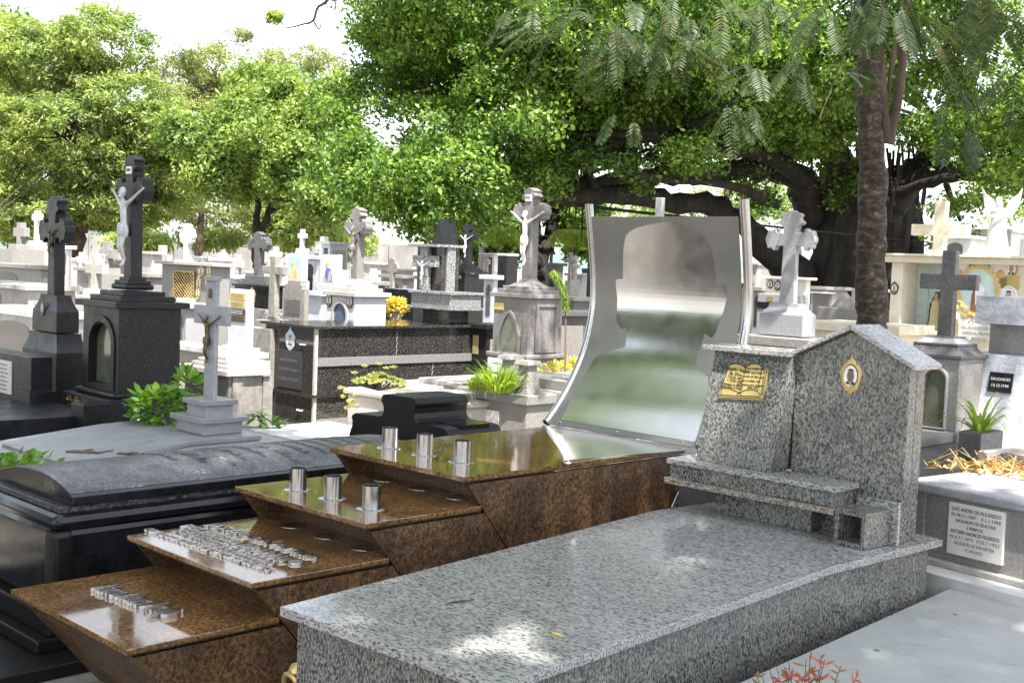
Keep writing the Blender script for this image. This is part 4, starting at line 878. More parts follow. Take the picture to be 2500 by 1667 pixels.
# ---------------- beige planter tomb and speckled planter tomb ----------------
tp1 = T('beige_tomb', 'pinkish beige granolith tomb with rounded corner and succulents on top', 'tomb', 1090, 990, 9.6, 848, 1400)
M['beige'] = stone('beige_granolith', [(.3, G(.40, .35, .31)), (.7, G(.54, .48, .44))], scale=40, det=5, rough=.6, spots=(110, .15, G(.25, .22, .2)), stain=(G(.2, .17, .15), .4, 3))
ztp = tp1.z(985); tp1.tier('body', M['beige'], None, None, zt=ztp-.05, zb=0, bevel=.02); tp1.tier('rim', M['beige'], None, None, zt=ztp, zb=ztp-.05, ov=.03, bevel=.015)
tp1.tier('upper_slab', M['concl'], None, None, k=.84, zt=ztp+.055, zb=ztp+.001, bevel=.006)
build('upper_slab', MB().box(-tp1.w*.75, -tp1.w*.1, tp1.L*.35, tp1.L*.95, ztp+.056, ztp+.10), M['concl'], tp1.r, bevel=.006)
tp1.plate('plaque', 877, 940, 995, 1060, M['plaqw'], .012); text('inscription', 'JAZIGO PERPETUO', .035, M['plaqtext2'], tp1.r, ((tp1.pl[0]+tp1.pl[1])/2+.02, tp1.pl[4]-.001, tp1.pl[3]-.045))
ps = at(925, 930, Y=9.9); tsu = thing('succulent_plant', 'yellowish succulent plant trailing over the beige tomb edge', 'plant', loc=(ps.x, ps.y, ps.z-.06))
q = random.Random(12); sm = MB(); st_ = MB()
def rosette(mb, c, r, n, up=.5):
    for i in range(n):
        a = i*2.4; k = r*(.5+.5*(i/n)); leafshape(mb, c, (math.cos(a), math.sin(a), up+.9*(1-i/n)), (0, 0, 1), k, k*.45, -.2)
for i in range(95):
    a = q.uniform(0, 6.28); rr_ = q.random()**.6; c_ = Vector((math.cos(a)*rr_*.24, math.sin(a)*rr_*.16, .02+.09*(1-rr_)+q.uniform(0, .02))); rosette(sm, c_, .045, 9)
    st_.tube([(0, 0, -.02), (c_.x*.6, c_.y*.6, .01), tuple(c_)], .003, 4, False)
for dx, dz in ((-.24, -.03), (-.27, -.07), (-.20, -.10), (-.15, -.05), (-.30, .0), (-.17, -.13), (-.22, -.16)):
    for _ in range(3): rosette(sm, Vector((dx+q.uniform(-.02, .02), -.22+q.uniform(-.03, .03), dz)), .045, 9)
for dx, dz in ((-.12, .17), (0, .19), (.06, .16), (.12, .17), (-.2, .11), (.22, .02)):
    st_.tube([(dx*.3, 0, .02), (dx*.8, 0, dz*.6), (dx, 0, dz)], .004, 4, False); rosette(sm, Vector((dx, 0, dz)), .05, 10, .2)
build('leaves', sm, LF['succ'], tsu); build('stems', st_, M['bark'], tsu)
tp2 = T('planter_tomb', 'speckled grey planter tomb with white plaque and two small tapered posts', 'tomb', 1287, 969, 9.6, 1096, 1560)
ztp = tp2.z(966); tp2.tier('rim', M['terr'], None, None, zt=ztp, zb=ztp-.075, ov=.035, bevel=.006); tp2.tier('body', M['terr'], None, None, zt=ztp-.075, zb=0)
tp2.plate('plaque', 1156, 1220, 993, 1050, M['plaqw'], .012)
text('inscription', 'SEVERINO FERREIRA', .030, M['plaqtext'], tp2.r, ((tp2.pl[0]+tp2.pl[1])/2, tp2.pl[4]-.001, tp2.pl[2]+.07)); text('inscription', 'LIMA', .030, M['plaqtext'], tp2.r, ((tp2.pl[0]+tp2.pl[1])/2, tp2.pl[4]-.001, tp2.pl[2]+.025))
build('soil', MB().box(-tp2.w+.08, -.28, .08, .40, ztp+.001, ztp+.012), M['soil'], tp2.r)
build('raised_slab', MB().box(-tp2.w+.2, -.08, .55, tp2.L-.1, ztp+.001, ztp+.085), M['terr'], tp2.r, bevel=.006)
for x, y in ((-.13, .13), (-.60, .40)):
    pm = MB().box(x-.085, x+.085, y-.085, y+.085, ztp, ztp+.20, .03); pm.box(x-.054, x+.054, y-.054, y+.054, ztp+.2, ztp+.235); pm.box(x-.085, x+.085, y-.085, y+.085, ztp+.235, ztp+.27, .012)
    build('tapered_post', pm, M['terr'], tp2.r, bevel=.003)
for (u, v, nn, ln, lb) in ((1215, 955, 300, .30, 'bright green spider grass growing on the speckled planter tomb'), (1160, 900, 60, .17, 'small pale spiky plant beside the left tapered post')):
    p = at(u, v, Y=9.75); o = thing('grass_plant', lb, 'plant', loc=(p.x, p.y, ztp+.01)); blades('blades', o, (0, 0, 0), nn, ln, .014, LF['grass'], int(u), .9, .14 if nn > 100 else .03, .9)
# ---------------- brownish gothic shrine ----------------
tc = T('gothic_shrine', 'brownish grey shrine with a pointed glass niche under a tall cross with pale figure', 'shrine', 1287, 866, 12.4, 1201, 1369)
TB = M['terrbrown']; tr = tc.tier
tr('body', TB, 729, 866); tr('cornice', TB, 718, 729, 1, ov=.035); tr('roof_step', TB, 708, 718, .90); tr('roof_step', TB, 700, 709, .76)
tr('flared_cap', M['terrbrown'], 677, 700, .60, kt=.22)
tc.cross(459, 518, 680, 38, 17, TB, 'bud', d=.12, tb=20, ta=26); tc.corpus(M['plaqw'], 648, hk=1.03)
c = tc.c; zi = zat(tc.F, c['cx'], c['cy'], 484); ip = build('title_plate', MB().box(c['cx']-.045, c['cx']+.045, c['cy']-c['d']/2-.01, c['cy']-c['d']/2, zi-.035, zi+.035), M['paperw'], tc.r)
text('inscription', 'INRI', .04, M['ink'], ip, (c['cx'], c['cy']-c['d']/2-.011, zi))
tr('base_moulding', TB, 866, 878, 1, ov=.05, bevel=.015); tr('plinth', TB, 878, None, 1, ov=.02)
x0, z0 = tc.fy(1214, 862); x1, _ = tc.fy(1270, 862); _, zt = tc.fy(1243, 757)
go = archpts(x0, x1, z0, z0+.2, zt, 18, True); gi = shrink(go, .80, .86); gm = MB(); ringprism(gm, go, gi, 'y', -.02, .001); build('niche_frame', gm, TB, tc.r); build('niche_glass', MB().prism(shrink(gi, .99), 'y', -.006, .001), M['glassgr'], tc.r)
pn = MB(); z0, z1 = tc.z(862), tc.z(742); ringprism(pn, [(.10, z0), (tc.L-.08, z0), (tc.L-.08, z1), (.10, z1)], [(.14, z0+.04), (tc.L-.12, z0+.04), (tc.L-.12, z1-.03), (.14, z1-.03)], 'x', -.001, .018); build('side_moulding', pn, TB, tc.r)
for x, y in ((-.0, -.03),): build('buttress', MB().box(-.07, .025, -.025, .07, tc.z(866), tc.z(768), .012), TB, tc.r)
tc.plate('brass_plaque', 1206, 1232, 738, 755, M['brassplate'], .01)
tc.plate('plaque', 1194, 1272, 872, 905, M['plaqw'], .02, y=-.06); text('inscription', 'FAMILIA MONTEIRO', .036, M['plaqtext2'], tc.r, ((tc.pl[0]+tc.pl[1])/2, tc.pl[4]-.001, tc.pl[3]-.05)); text('inscription', '31.12.1922', .03, M['plaqtext'], tc.r, ((tc.pl[0]+tc.pl[1])/2, tc.pl[4]-.001, tc.pl[3]-.10))
# tall drooping branch plant and yellow shrub in a trough in front of it
pt = at(1385, 915, Y=11.0); o = thing('drooping_plant', 'tall bright green drooping feathery shoot on a thin brown stem', 'plant', loc=(pt.x, pt.y, 0))
P_ = [at(u, v, Y=11.0)-Vector((pt.x, pt.y, 0)) for u, v in ((1380, 880), (1381, 800), (1380, 730), (1370, 690), (1352, 658))]
build('stem', MB().tube([(P_[0].x, 0, .3)]+P_, [.012, .01, .008, .006, .004, .002], 5), M['rust'], o)
nm = MB(); q = random.Random(5); sp_ = spline(P_[1:], 12)
for i, p in enumerate(sp_[8:]):
    for _ in range(26):
        a = q.uniform(0, 6.28); leafshape(nm, p, (math.cos(a)*.8, math.sin(a)*.8, -.55+q.uniform(-.3, .3)), (0, 0, 1), .085*q.uniform(.6, 1.1), .006, .2)
build('needles', nm, LF['grass'], o)
pt = at(1375, 905, Y=11.3); o = thing('yellow_shrub', 'small yellow leafy shrub in a grey trough beside the gothic shrine', 'shrub', loc=(pt.x, pt.y, 0))
build('trough', MB().box(-.27, .35, -.15, .15, 0, pt.z-.09), M['terr'], o, bevel=.006); bushpart('foliage', o, (.02, 0, pt.z), (.28, .13, .085), 420, .045, .018, LF['yshrub'], 6); bushpart('foliage', o, (.12, 0, pt.z+.06), (.14, .1, .07), 160, .045, .018, LF['yshrub'], 16)
# ---------------- right side ----------------
# planter tomb with long inscription
FRR = -54
tr1 = T('inscribed_tomb', 'grey granolith planter tomb with a white inscribed plaque and dry leaves on top', 'tomb', 2560, 1240, 5.3, 2222, 2750, rz=FRR)
zt1 = tr1.z(1236); w_, l_ = tr1.w, tr1.L
tr1.tier('rim', M['terrlt'], None, None, zt=zt1, zb=zt1-.045, ov=.03, bevel=.01); tr1.tier('body', M['terr'], None, None, zt=zt1-.045, zb=.02)
build('corner_pilaster', MB().box(-w_-.012, -w_+.10, -.012, .1, .02, zt1-.046), M['terr'], tr1.r, bevel=.003)
zst = tr1.F.Yp(2268, 1372, 0).z; build('base_step', MB().box(-w_-.10, .2, -.17, l_, 0, zst), M['white'], tr1.r, bevel=.006); build('base_lip', MB().box(-w_-.03, .1, -.04, l_, zst, zst+.03), M['concl'], tr1.r, bevel=.006)
pq = tr1.plate('plaque', 2322, 2460, 1222, 1349, M['plaqw'], .015, .003)
x0, x1, z0, z1, yy = tr1.pl
for i, (s, sz_) in enumerate((('LUIZ ANDRE DE FIGUEREDO', .027), ('N.18.11.1907    F.1.1.1959', .025), ('SAUDADES DE SEUS PAIS', .025), ('E IRMAOS.', .025), ('ANTONIO ANDRE DE FIGUEREDO', .027), ('N.4.11.1875  F.25.7.1953', .025), ('SAUDADES DE SUA ESPOSA', .025), ('E FILHO', .025))):
    me = textmesh(s, sz_, .0006, bold=.0002); wd = max(v.co.x for v in me.vertices)*2; o = link('inscription', me, pq); me.materials.clear(); me.materials.append(M['plaqtext2'] if i < 5 else M['plaqtext'])
    o.location = ((x0+x1)/2, yy-.0008, z1-.03-(z1-z0-.03)*i/8.2); o.rotation_euler = (R(90), 0, 0); fw = (x1-x0)*(.88 if len(s) > 22 else .72 if len(s) > 12 else .3); o.scale = (fw/wd, min(1.25, (z1-z0)/8.2/.033), 1)
cs_ = tr1.F.Z(2390, 1140, zt1); build('inner_kerb', MB().box(cs_.x, cs_.x+.06, cs_.y-.02, cs_.y+.5, zt1, zt1+.09).box(cs_.x+.061, cs_.x+.5, cs_.y+.1, cs_.y+.15, zt1, zt1+.085), M['terr'], tr1.r, bevel=.003)
ld = at(2425, 1150, z=zt1); lo = thing('dry_leaf_heap', 'heap of dry curled leaves and stalks on the inscribed grey tomb', 'leaves', loc=(ld.x, ld.y, zt1)); q = random.Random(8); lm_ = MB()
for _ in range(330):
    p = Vector((q.gauss(.06, .17), q.gauss(0, .10), q.uniform(0, .035))); a = q.uniform(0, 6.28); leafshape(lm_, p, (math.cos(a), math.sin(a), q.uniform(-.1, .7)), (q.gauss(0, .5), q.gauss(0, .5), 1), q.uniform(.03, .08), q.uniform(.01, .03), q.uniform(-.5, .8))
build('leaves', lm_, LF['dry'], lo); sm_ = MB()
for _ in range(16):
    a = q.uniform(0, 3.1); b = Vector((q.gauss(.05, .15), q.gauss(0, .08), .02)); h = Vector((math.cos(a), math.sin(a)*.6, 0))*q.uniform(.1, .22); sm_.tube([b-h, b+Vector((0, 0, q.uniform(.03, .10))), b+h], .0025, 4)
build('stalks', sm_, LF['dry'], lo)
# pale marble ledger in the right foreground
ZP = .50
P_ = [at(u, v, z=ZP) for u, v in ((1802, 1667), (2318, 1436), (2500, 1476))]; a, b = P_[0], P_[1]; dA = (b-a).normalized(); dB = (P_[2]-b).normalized(); a = a-dA*.9
FP = Fr(a, -44.6); tpl = thing('pale_ledger', 'broad pale grey weathered marble slab in the right corner', 'tomb', FP)
lp2 = lambda p: (lambda r: (r.x, r.y))(FP.loc(p))
build('slab', MB().prism([lp2(a), lp2(a+dB*1.9), lp2(b+dB*1.9), lp2(b)], 'z', ZP-.035, ZP), M['palemarble'], tpl, bevel=.003)
b2 = b+dA*.006; e2 = at(2500, 1343, z=ZP); e1 = at(2431, 1376, z=ZP)
build('far_slab', MB().prism([lp2(b2), lp2(b2+dB*1.9), lp2(b2+dB*1.9+dA*.62), lp2(b2+dA*.62)], 'z', ZP-.033, ZP+.003), M['palemarble'], tpl, bevel=.003)
kk = at(2478, 1398, z=ZP); kx, ky = lp2(kk); build('raised_block', MB().box(kx, kx+.5, ky, ky+.3, ZP+.004, ZP+.05), M['palemarble'], tpl, bevel=.003)
build('side', MB().prism(inset([lp2(a), lp2(a+dB*1.9), lp2(b+dB*1.9+dA*.62), lp2(b+dA*.6)], .04), 'z', 0, ZP-.035), M['terr'], tpl)
# little red-leaved plant
pr_ = at(1960, 1720, Y=3.45); o = thing('red_leaf_plant', 'small plant with pink red leaves before the pale marble slab', 'plant', loc=(pr_.x, pr_.y, 0)); q = random.Random(31); lf_ = MB(); sg_ = MB(); zt_ = at(1960, 1600, Y=3.45).z
for k in range(17):
    tx_ = -.14+.28*k/16+q.uniform(-.01, .01); top = Vector((tx_, q.uniform(-.05, .05), zt_-q.uniform(0, .055)-abs(tx_)*.18)); base = Vector((tx_*.3, 0, zt_-.30)); mid = (base+top)/2+Vector((q.uniform(-.01, .01), 0, 0)); sg_.tube([(0, 0, 0), tuple(base), tuple(mid), tuple(top)], [.003, .002, .0015, .001], 4)
    for j in range(13):
        f = q.uniform(.3, 1); p = base+(top-base)*f; a_ = q.uniform(0, 6.28); leafshape(lf_, p, (math.cos(a_), math.sin(a_)*.6, q.uniform(.1, 1.0)), (q.gauss(0, .5), -.6, .8), q.uniform(.022, .042), .009, q.uniform(-.1, .4))
build('leaves', lf_, LF['red'], o); build('stems', sg_, M['bark'], o)
# dark granolith shrine with cross on the right
tr2 = T('arched_shrine', 'grey granolith shrine with a copper framed arched niche and plain speckled cross', 'shrine', 2334, 1040, 7.6, 2200, 2393)
TD = M['terrdark']; zt = tr2.z(878)
tr2.tier('body', M['terr'], 878, 1055); tr2.tier('cornice', TD, 868, 878, 1, ov=.02); tr2.tier('flared_cap', TD, 848, 868, 1.0, kt=.80); tr2.tier('moulding', TD, 841, 848, .82); tr2.tier('flared_cap', M['terrlt'], 828, 843, .78, kt=.55); tr2.tier('cross_foot', TD, 823, 833, .52)
tr2.cross(612, 688, 824, 69, 34, TD, d=.055, tb=37, ta=38); tr2.tier('base', M['terr'], 1055, None, 1, ov=.03)
x0, z0 = tr2.fy(2256, 1036); x1, _ = tr2.fy(2306, 1036); _, z1 = tr2.fy(2281, 900)
ao = archpts(x0, x1, z0, z1-(x1-x0)/2, z1, 16); gm = MB(); ringprism(gm, ao, shrink(ao, .86, .93), 'y', -.02, .001); build('niche_frame', gm, M['bronze'], tr2.r); build('niche_glass', MB().prism(shrink(ao, .85, .92), 'y', -.006, .001), M['glassgr'], tr2.r)
ge = shrink(ao, 1.16, 1.08); gm = MB(); ringprism(gm, ge, shrink(ao, 1.04, 1.02), 'y', -.03, .001); build('niche_surround', gm, M['terrlt'], tr2.r)
build('ledger', MB().box(-tr2.w-.15, .12, -2.2, -.02, 0, zat(tr2.F, 0, 0, 1068)-.03), TD, tr2.r, bevel=.006)
build('upper_ledger', MB().box(-tr2.w-.05, .0, -1.9, -.02, zat(tr2.F, 0, 0, 1068)-.029, zat(tr2.F, 0, 0, 1068)+.03), M['terr'], tr2.r, bevel=.006)
# planter box with spider plant
tpb = T('planter_box', 'small dark granolith planter box holding a spider plant', 'planter', 2393, 1108, 7.0, 2337, 2447)
zpb = tpb.z(1060); tpb.tier('box', TD, None, None, zt=zpb, zb=zpb-.16); tpb.tier('soil', M['soil'], None, None, k=.85, zt=zpb+.004, zb=zpb-.02, bevel=0); tpb.tier('foot', TD, None, None, k=.8, zt=zpb-.16, zb=0)
o = thing('spider_plant', 'spider plant with long arching yellow green leaves in the planter box', 'plant', loc=tuple(tpb.F.world((-tpb.w*.5, tpb.L*.45, zpb)))); blades('blades', o, (0, 0, 0), 34, .34, .022, LF['grass'], 6, 1.0, .05, 1.5)
# veined marble slab monument
tv1 = T('veined_marble_monument', 'grey veined marble monument with a thick horizontal slab over a dark drum', 'monument', 2700, 900, 7.4, 2374, 2900)
F = tv1.F; zlo, zhi = zat(F, -tv1.w, 0, 788), zat(F, -tv1.w, 0, 721)
build('slab', MB().box(-tv1.w, 0, 0, .5, zlo, zhi), M['gmarble'], tv1.r, bevel=.004)
dx = F.fit(2480, zlo, 0, -4, 0, .25); build('drum', MB().lathe([(.17, zlo-.20), (.17, zlo-.001)], dx, .28, 28), M['terr'], tv1.r, smooth=True)
zt = zlo-.20; sl_ = MB().add([(-tv1.w-.05, -.35, 0), (.3, -.35, 0), (.3, .6, 0), (-tv1.w-.05, .6, 0), (-tv1.w-.05, -.05, zt), (.3, -.05, zt), (.3, .6, zt), (-tv1.w-.05, .6, zt)], [(3, 2, 1, 0), (4, 5, 6, 7), (0, 1, 5, 4), (1, 2, 6, 5), (2, 3, 7, 6), (3, 0, 4, 7)])
build('base', sl_, M['gmarble'], tv1.r, bevel=.004)
x0, z1 = tv1.fy(2399, 909, -.2); x1, _ = tv1.fy(2457, 915, -.2); pp = build('black_plaque', MB().box(0, x1-x0, -.012, 0, -.13, 0), M['black'], tv1.r, bevel=.002); tl = math.atan(.30/zt); pp.location = (x0, -.35+.30*(z1/zt)-.004, z1); pp.rotation_euler.x = -tl
for i, s_ in enumerate(('SAUDADES', '13.12.1998')): text('inscription', s_, .026, M['plaqw'], pp, ((x1-x0)/2, -.013, -.045-.042*i))
# cream shrine with tiled niche and religious tile picture
tcs = T('cream_shrine', 'large cream shrine with tiled niche, statue, oval portraits and brass plaques', 'shrine', 2620, 840, 11.2, 2168, 2800)
CP, CM = M['creampaint'], M['cream']; F = tcs.F; w_, l_ = tcs.w, tcs.L
zc0 = zat(F, -w_, 0, 625); yv = lambda u, v: tcs.fy(u, v)
z_top = zc0; z_und = zat(F, -w_, 0, 640)
nx0 = F.fit(2205, z_und, 0, -9, 0); nx1 = F.fit(2312, z_und, 0, -9, 0); zfl = zat(F, -w_, 0, 800)
build('cornice', MB().box(-w_-.07, .07, -.09, l_, z_und, z_top), CM, tcs.r, bevel=.008); build('cornice_lip', MB().box(-w_-.10, .1, -.12, l_, z_top, z_top+.025), CM, tcs.r, bevel=.005)
build('pillar', MB().box(-w_, nx0, 0, .35, 0, z_und), CP, tcs.r, bevel=.004); build('front_wall', MB().box(nx1, 0, 0, .35, 0, z_und), CM, tcs.r, bevel=.004)
build('back_wall', MB().box(-w_, 0, .352, l_, 0, z_und), CP, tcs.r); build('niche_floor', MB().box(nx0, nx1, 0, .351, 0, zfl), CP, tcs.r)
tl_ = MB(); tt_ = .13; iy = 0
for i in range(int((nx1-nx0)/tt_)+1):
    for j in range(int((z_und-zfl)/tt_)+1):
        a0 = nx0+i*tt_; b0 = zfl+j*tt_; tl_.box(a0+.002, min(a0+tt_-.002, nx1), .338, .3515, b0+.002, min(b0+tt_-.002, z_und))
build('niche_tiles', tl_, M['tileblue'], tcs.r)
# oval tile picture with ornamental frame
ox, oz = yv(2389, 710); ew, eh = .19, .235
fm_ = build('tile_panel', MB().box(ox-ew-.09, ox+ew+.09, -.010, .001, oz-eh-.10, oz+eh+.055), M['plaqw'], tcs.r, bevel=.002)
def ellp(cx, cz, rx, rz, n=36): return [(cx+rx*math.cos(2*math.pi*i/n), cz+rz*math.sin(2*math.pi*i/n)) for i in range(n)]
build('picture_field', MB().prism(ellp(ox, oz, ew*.93, eh*.93), 'y', -.013, -.0102), M['tileblue'], fm_)
rg_ = MB(); ringprism(rg_, ellp(ox, oz, ew*1.04, eh*1.04), ellp(ox, oz, ew*.92, eh*.92), 'y', -.022, -.0103)
for i in range(26):
    a = 2*math.pi*i/26; rg_.lathe([(.002, -.026), (.024, -.02), (.026, -.0104)], ox+ew*1.06*math.cos(a), 0, 8, ax='y', cz=oz+eh*1.05*math.sin(a))
build('picture_frame', rg_, M['yellow'], fm_)
for dx_, dz_, rr2, mm in ((-.09, eh+.01, .022, 'greengl'), (.09, eh+.01, .022, 'greengl'), (0, eh+.02, .03, 'yellow'), (-ew-.02, eh*.72, .045, 'orange'), (ew+.02, eh*.72, .045, 'orange'), (-ew-.03, -eh*.72, .045, 'yellow'), (-.12, -eh*1.02, .05, 'yellow'), (ew+.03, -eh*.6, .03, 'greengl')):
    build('ornament', MB().lathe([(.004, -.022), (rr2*.7, -.018), (rr2, -.0104)], ox+dx_, 0, 9, ax='y', cz=oz+dz_), M[mm], fm_)
build('robed_figure', MB().prism([(ox-.07, oz-.22), (ox+.07, oz-.22), (ox+.05, oz-.02), (ox+.03, oz+.06), (ox-.03, oz+.06), (ox-.06, oz-.04)], 'y', -.0155, -.0131), plain('brown_glaze', G(.20, .10, .05), .3), fm_)
build('figure_cloak', MB().prism([(ox-.02, oz-.14), (ox+.05, oz-.10), (ox+.07, oz+.02), (ox+.02, oz+.08), (ox-.03, oz+.06)], 'y', -.0165, -.0156), M['paperw'], fm_); build('figure_head', MB().prism(ellp(ox, oz+.10, .028, .035, 14), 'y', -.016, -.0131), M['skinlt'], fm_)
for u, v, ww, hh, fr_, orn, sd_ in ((2327, 650, .13, .19, 'gold', True, 1), (2322, 730, .14, .21, 'paperw', False, 2), (2470, 656, .12, .17, 'gold', False, 3), (2463, 722, .16, .20, 'paperw', False, 4), (2184, 704, .08, .11, 'bronze', True, 5), (2357, 795, .09, .13, 'paperw', False, 6)):
    x, z = yv(u, v); medal(tcs.r, (x, -.002, z), ww, hh, '-y', fr_, orn, seed=sd_+20)
def cplate(u0, u1, v0, v1, m, nm_='brass_plaque', d=.01):
    o = tcs.plate(nm_, u0, u1, v0, v1, M[m], d); return o
cplate(2440, 2491, 672, 704, 'brassplate'); cplate(2307, 2340, 777, 806, 'brassplate')
o = cplate(2343, 2432, 760, 828, 'plaqw', 'inscription_panel', .012)
x0, x1, z0, z1, yy = tcs.pl
for i, s_ in enumerate(('N. 7. 9.1904', 'F. 27.11.1975', 'SAUDADES DE SUA', 'ESPOSA, FILHOS E', 'IRMAOS')): text('inscription', s_, .042, M['plaqtext'], o, ((x0+x1)/2+.03, yy-.001, z1-.05-.053*i))
# statue in the niche
sx_ = F.fit(2275, z_und, 0, -9, 0); o = thing('robed_statue', 'painted robed statue with a blue mantle standing in the tiled niche', 'statue', loc=tuple(F.world((sx_, .16, zfl))))
o.rotation_euler = (0, 0, F.rz); o.scale = (.62,)*3
rb = MB().loft([[(x*math.cos(a)*(1+.08*math.sin(5*a)), x*.75*math.sin(a), z) for a in [2*math.pi*i/24 for i in range(24)]] for x, z in ((.13, 0), (.125, .06), (.105, .2), (.10, .33), (.085, .42), (.09, .47), (.045, .515), (.03, .53))])
build('robe', rb, plain('ochre_robe', G(.42, .36, .18), .6), o, smooth=True); build('head', MB().lathe([(.003, .51), (.03, .525), (.036, .56), (.03, .60), (.004, .62)], 0, -.01, 14), M['skinlt'], o, smooth=True)
build('mantle', MB().loft([[(x*math.cos(a), .02+x*.8*math.sin(a), z) for a in [math.pi*(-.1+1.2*i/14) for i in range(15)]]+[((x-.012)*math.cos(a), .02+(x-.012)*.8*math.sin(a), z) for a in [math.pi*(1.1-1.2*i/14) for i in range(15)]] for x, z in ((.15, .02), (.13, .2), (.12, .42), (.06, .56), (.04, .635))]), plain('blue_mantle', G(.03, .05, .18), .5), o, smooth=True)
# cream cross and angel on its roof
o = thing('cream_cross', 'cream stone cross standing on the cream shrine roof', 'cross', F, z=z_top+.026); cxs = F.fit(2297, z_top+.3, 0, -9, 0, .3)
zA, zB = zat(F, cxs, .3, 562), zat(F, cxs, .3, 491); dz = z_top+.026; crosspart(o, cxs, .3, dz, zA, zB, .30, .115, .10, CM, 'plain', 'cross', dz=dz)
o = thing('angel_statue', 'white angel statue with raised wings on the cream shrine roof', 'statue', loc=tuple(F.world((F.fit(2435, z_top+.3, 0, -9, 0, .3), .3, z_top+.026)))); o.rotation_euler = (0, 0, F.rz)
build('pedestal', MB().box(-.12, .12, -.1, .1, 0, .1), M['white'], o, bevel=.005)
build('robe', MB().loft([[(x*math.cos(a)*(1+.07*math.sin(6*a)), x*.8*math.sin(a), z) for a in [2*math.pi*i/24 for i in range(24)]] for x, z in ((.11, .1), (.09, .2), (.075, .32), (.06, .38), (.075, .45), (.03, .50))]), M['white'], o, smooth=True)
build('head', MB().lathe([(.003, .495), (.028, .51), (.034, .545), (.028, .58), (.004, .595)], 0, -.01, 14), M['white'], o, smooth=True)
for s_ in (-1, 1):
    build('wing', MB().prism([(s_*.02, .42), (s_*.10, .38), (s_*.17, .50), (s_*.20, .68), (s_*.16, .62), (s_*.10, .58), (s_*.05, .50)], 'y', .05, .075), M['white'], o, bevel=.004)
    build('arm', MB().tube([(s_*.06, 0, .45), (s_*.085, -.03, .38), (s_*.02, -.09, .40)], [.022, .02, .012], 8), M['white'], o, smooth=True)
# grey budded cross tomb
tb3 = T('pale_cross_tomb', 'pale speckled granolith cross with budded arms on a flared pedestal', 'tomb', 1958, 824, 9.8, 1851, 1990)
tl3 = M['terrlt']; tb3.tier('pedestal', tl3, None, None, zt=tb3.z(772), zb=tb3.z(824)); tb3.tier('flared_cap', tl3, 744, 772, 1, kt=.66)
tb3.cross(514, 585, 746, 60, 30, tl3, 'bud', d=.06, tb=36, ta=32); tb3.tier('base_slab', M['terr'], 826, 848, 1, ov=.16); tb3.tier('base', M['terr'], 848, None, 1, ov=.10)
# low cream wall tomb
tlw = T('low_cream_tomb', 'low cream marble tomb with overhanging top beyond the granite headstone', 'tomb', 2190, 794, 11.6, 1975, 2262)
zt = tlw.z(796); tlw.tier('top_slab', CM, None, None, zt=zt, zb=zt-.09, ov=.06); tlw.tier('body', CM, None, None, zt=zt-.09, zb=0)
# ---------------- more middle tombs ----------------
tms = T('white_shrine', 'pale shrine with blue arched niche and a cross with a dark stained figure', 'shrine', 866, 770, 15.5, 797, 942)
W_ = M['wmarble']; tms.tier('body', W_, 726, None); tms.tier('cornice', M['concl'], 714, 725, 1, ov=.05); tms.tier('roof_step', M['concl'], 704, 714, .88); tms.tier('roof_step', M['concl'], 696, 704, .72); tms.tier('flared_cap', M['concl'], 682, 696, .6, kt=.24)
tms.cross(507, 556, 683, 27, 14, M['terrbrown'], 'bud', d=.12, ta=24); tms.corpus(M['terrbrown'], 652, hk=1.05)
x0, z0 = tms.fy(813, 780); x1, _ = tms.fy(851, 780); _, z1 = tms.fy(832, 736); ao = archpts(x0, x1, z0-.2, z1-.16, z1, 16); gm = MB(); ringprism(gm, ao, shrink(ao, .8, .9), 'y', -.03, .001); build('niche_frame', gm, M['concl'], tms.r); build('niche_glass', MB().prism(shrink(ao, .8, .9), 'y', -.008, .001), M['glassbl'], tms.r)
for u, v, sd_ in ((804, 733, 1), (855, 736, 2)): x, z = tms.fy(u, v); medal(tms.r, (x, -.003, z), .13, .19, '-y', 'bronze', False, seed=sd_)
def headstone(label, u0, Y, ul, ur, vt, vb, mat, name='headstone', cat='headstone', outline=None, zb0=None):
    t = T(name, label, cat, u0, vb, Y, ul, ur); z1 = t.z(vt); zb_ = t.z(vb) if zb0 is None else zb0
    if outline: P = [(-t.w*(1-a), zb_+(z1-zb_)*b) for a, b in outline]; build('stone', MB().prism(P, 'y', 0, t.L), mat, t.r, bevel=.006)
    else: build('stone', MB().box(-t.w, 0, 0, t.L, zb_, z1), mat, t.r, bevel=.006)
    t.zb = zb_; t.zt = z1; return t
hs = headstone('white marble headstone with gold and black plaques', 605, 11.6, 558, 618, 708, 850, M['wmarble'])
build('frame', MB().box(-hs.w-.012, .012, -.02, 0, hs.zb+.0, hs.zb+.02), M['wmarble'], hs.r)
for v0, v1, m in ((714, 731, 'brassplate'), (734, 750, 'brassplate'), (753, 767, 'black'), (768, 784, 'bronze')):
    o = hs.plate('plaque', 562, 599, v0, v1, M[m], .008); hs.lines(3, M['ink'] if m != 'black' else M['plaqw'], o, seed=v0, h=.4)
zb_ = hs.zb; hs.tier('base', M['wmarble'], None, None, zt=zb_, zb=zb_-.12, ov=.05); hs.tier('base', M['wmarble'], None, None, zt=zb_-.12, zb=0, ov=.12)
t = headstone('concrete headstone with stepped shoulders and dark inset plaque', 742, 14.6, 689, 753, 686, 785, M['conc'], outline=[(0, 0), (1, 0), (1, .80), (.86, .80), (.86, .9), (.78, .9), (.78, 1), (.2, 1), (.2, .9), (.1, .9), (.1, .8), (0, .8)])
t.plate('plaque', 697, 733, 730, 765, M['terrdark'], .01); t.tier('base', M['conc'], None, None, zt=t.zb, zb=0, ov=.05)
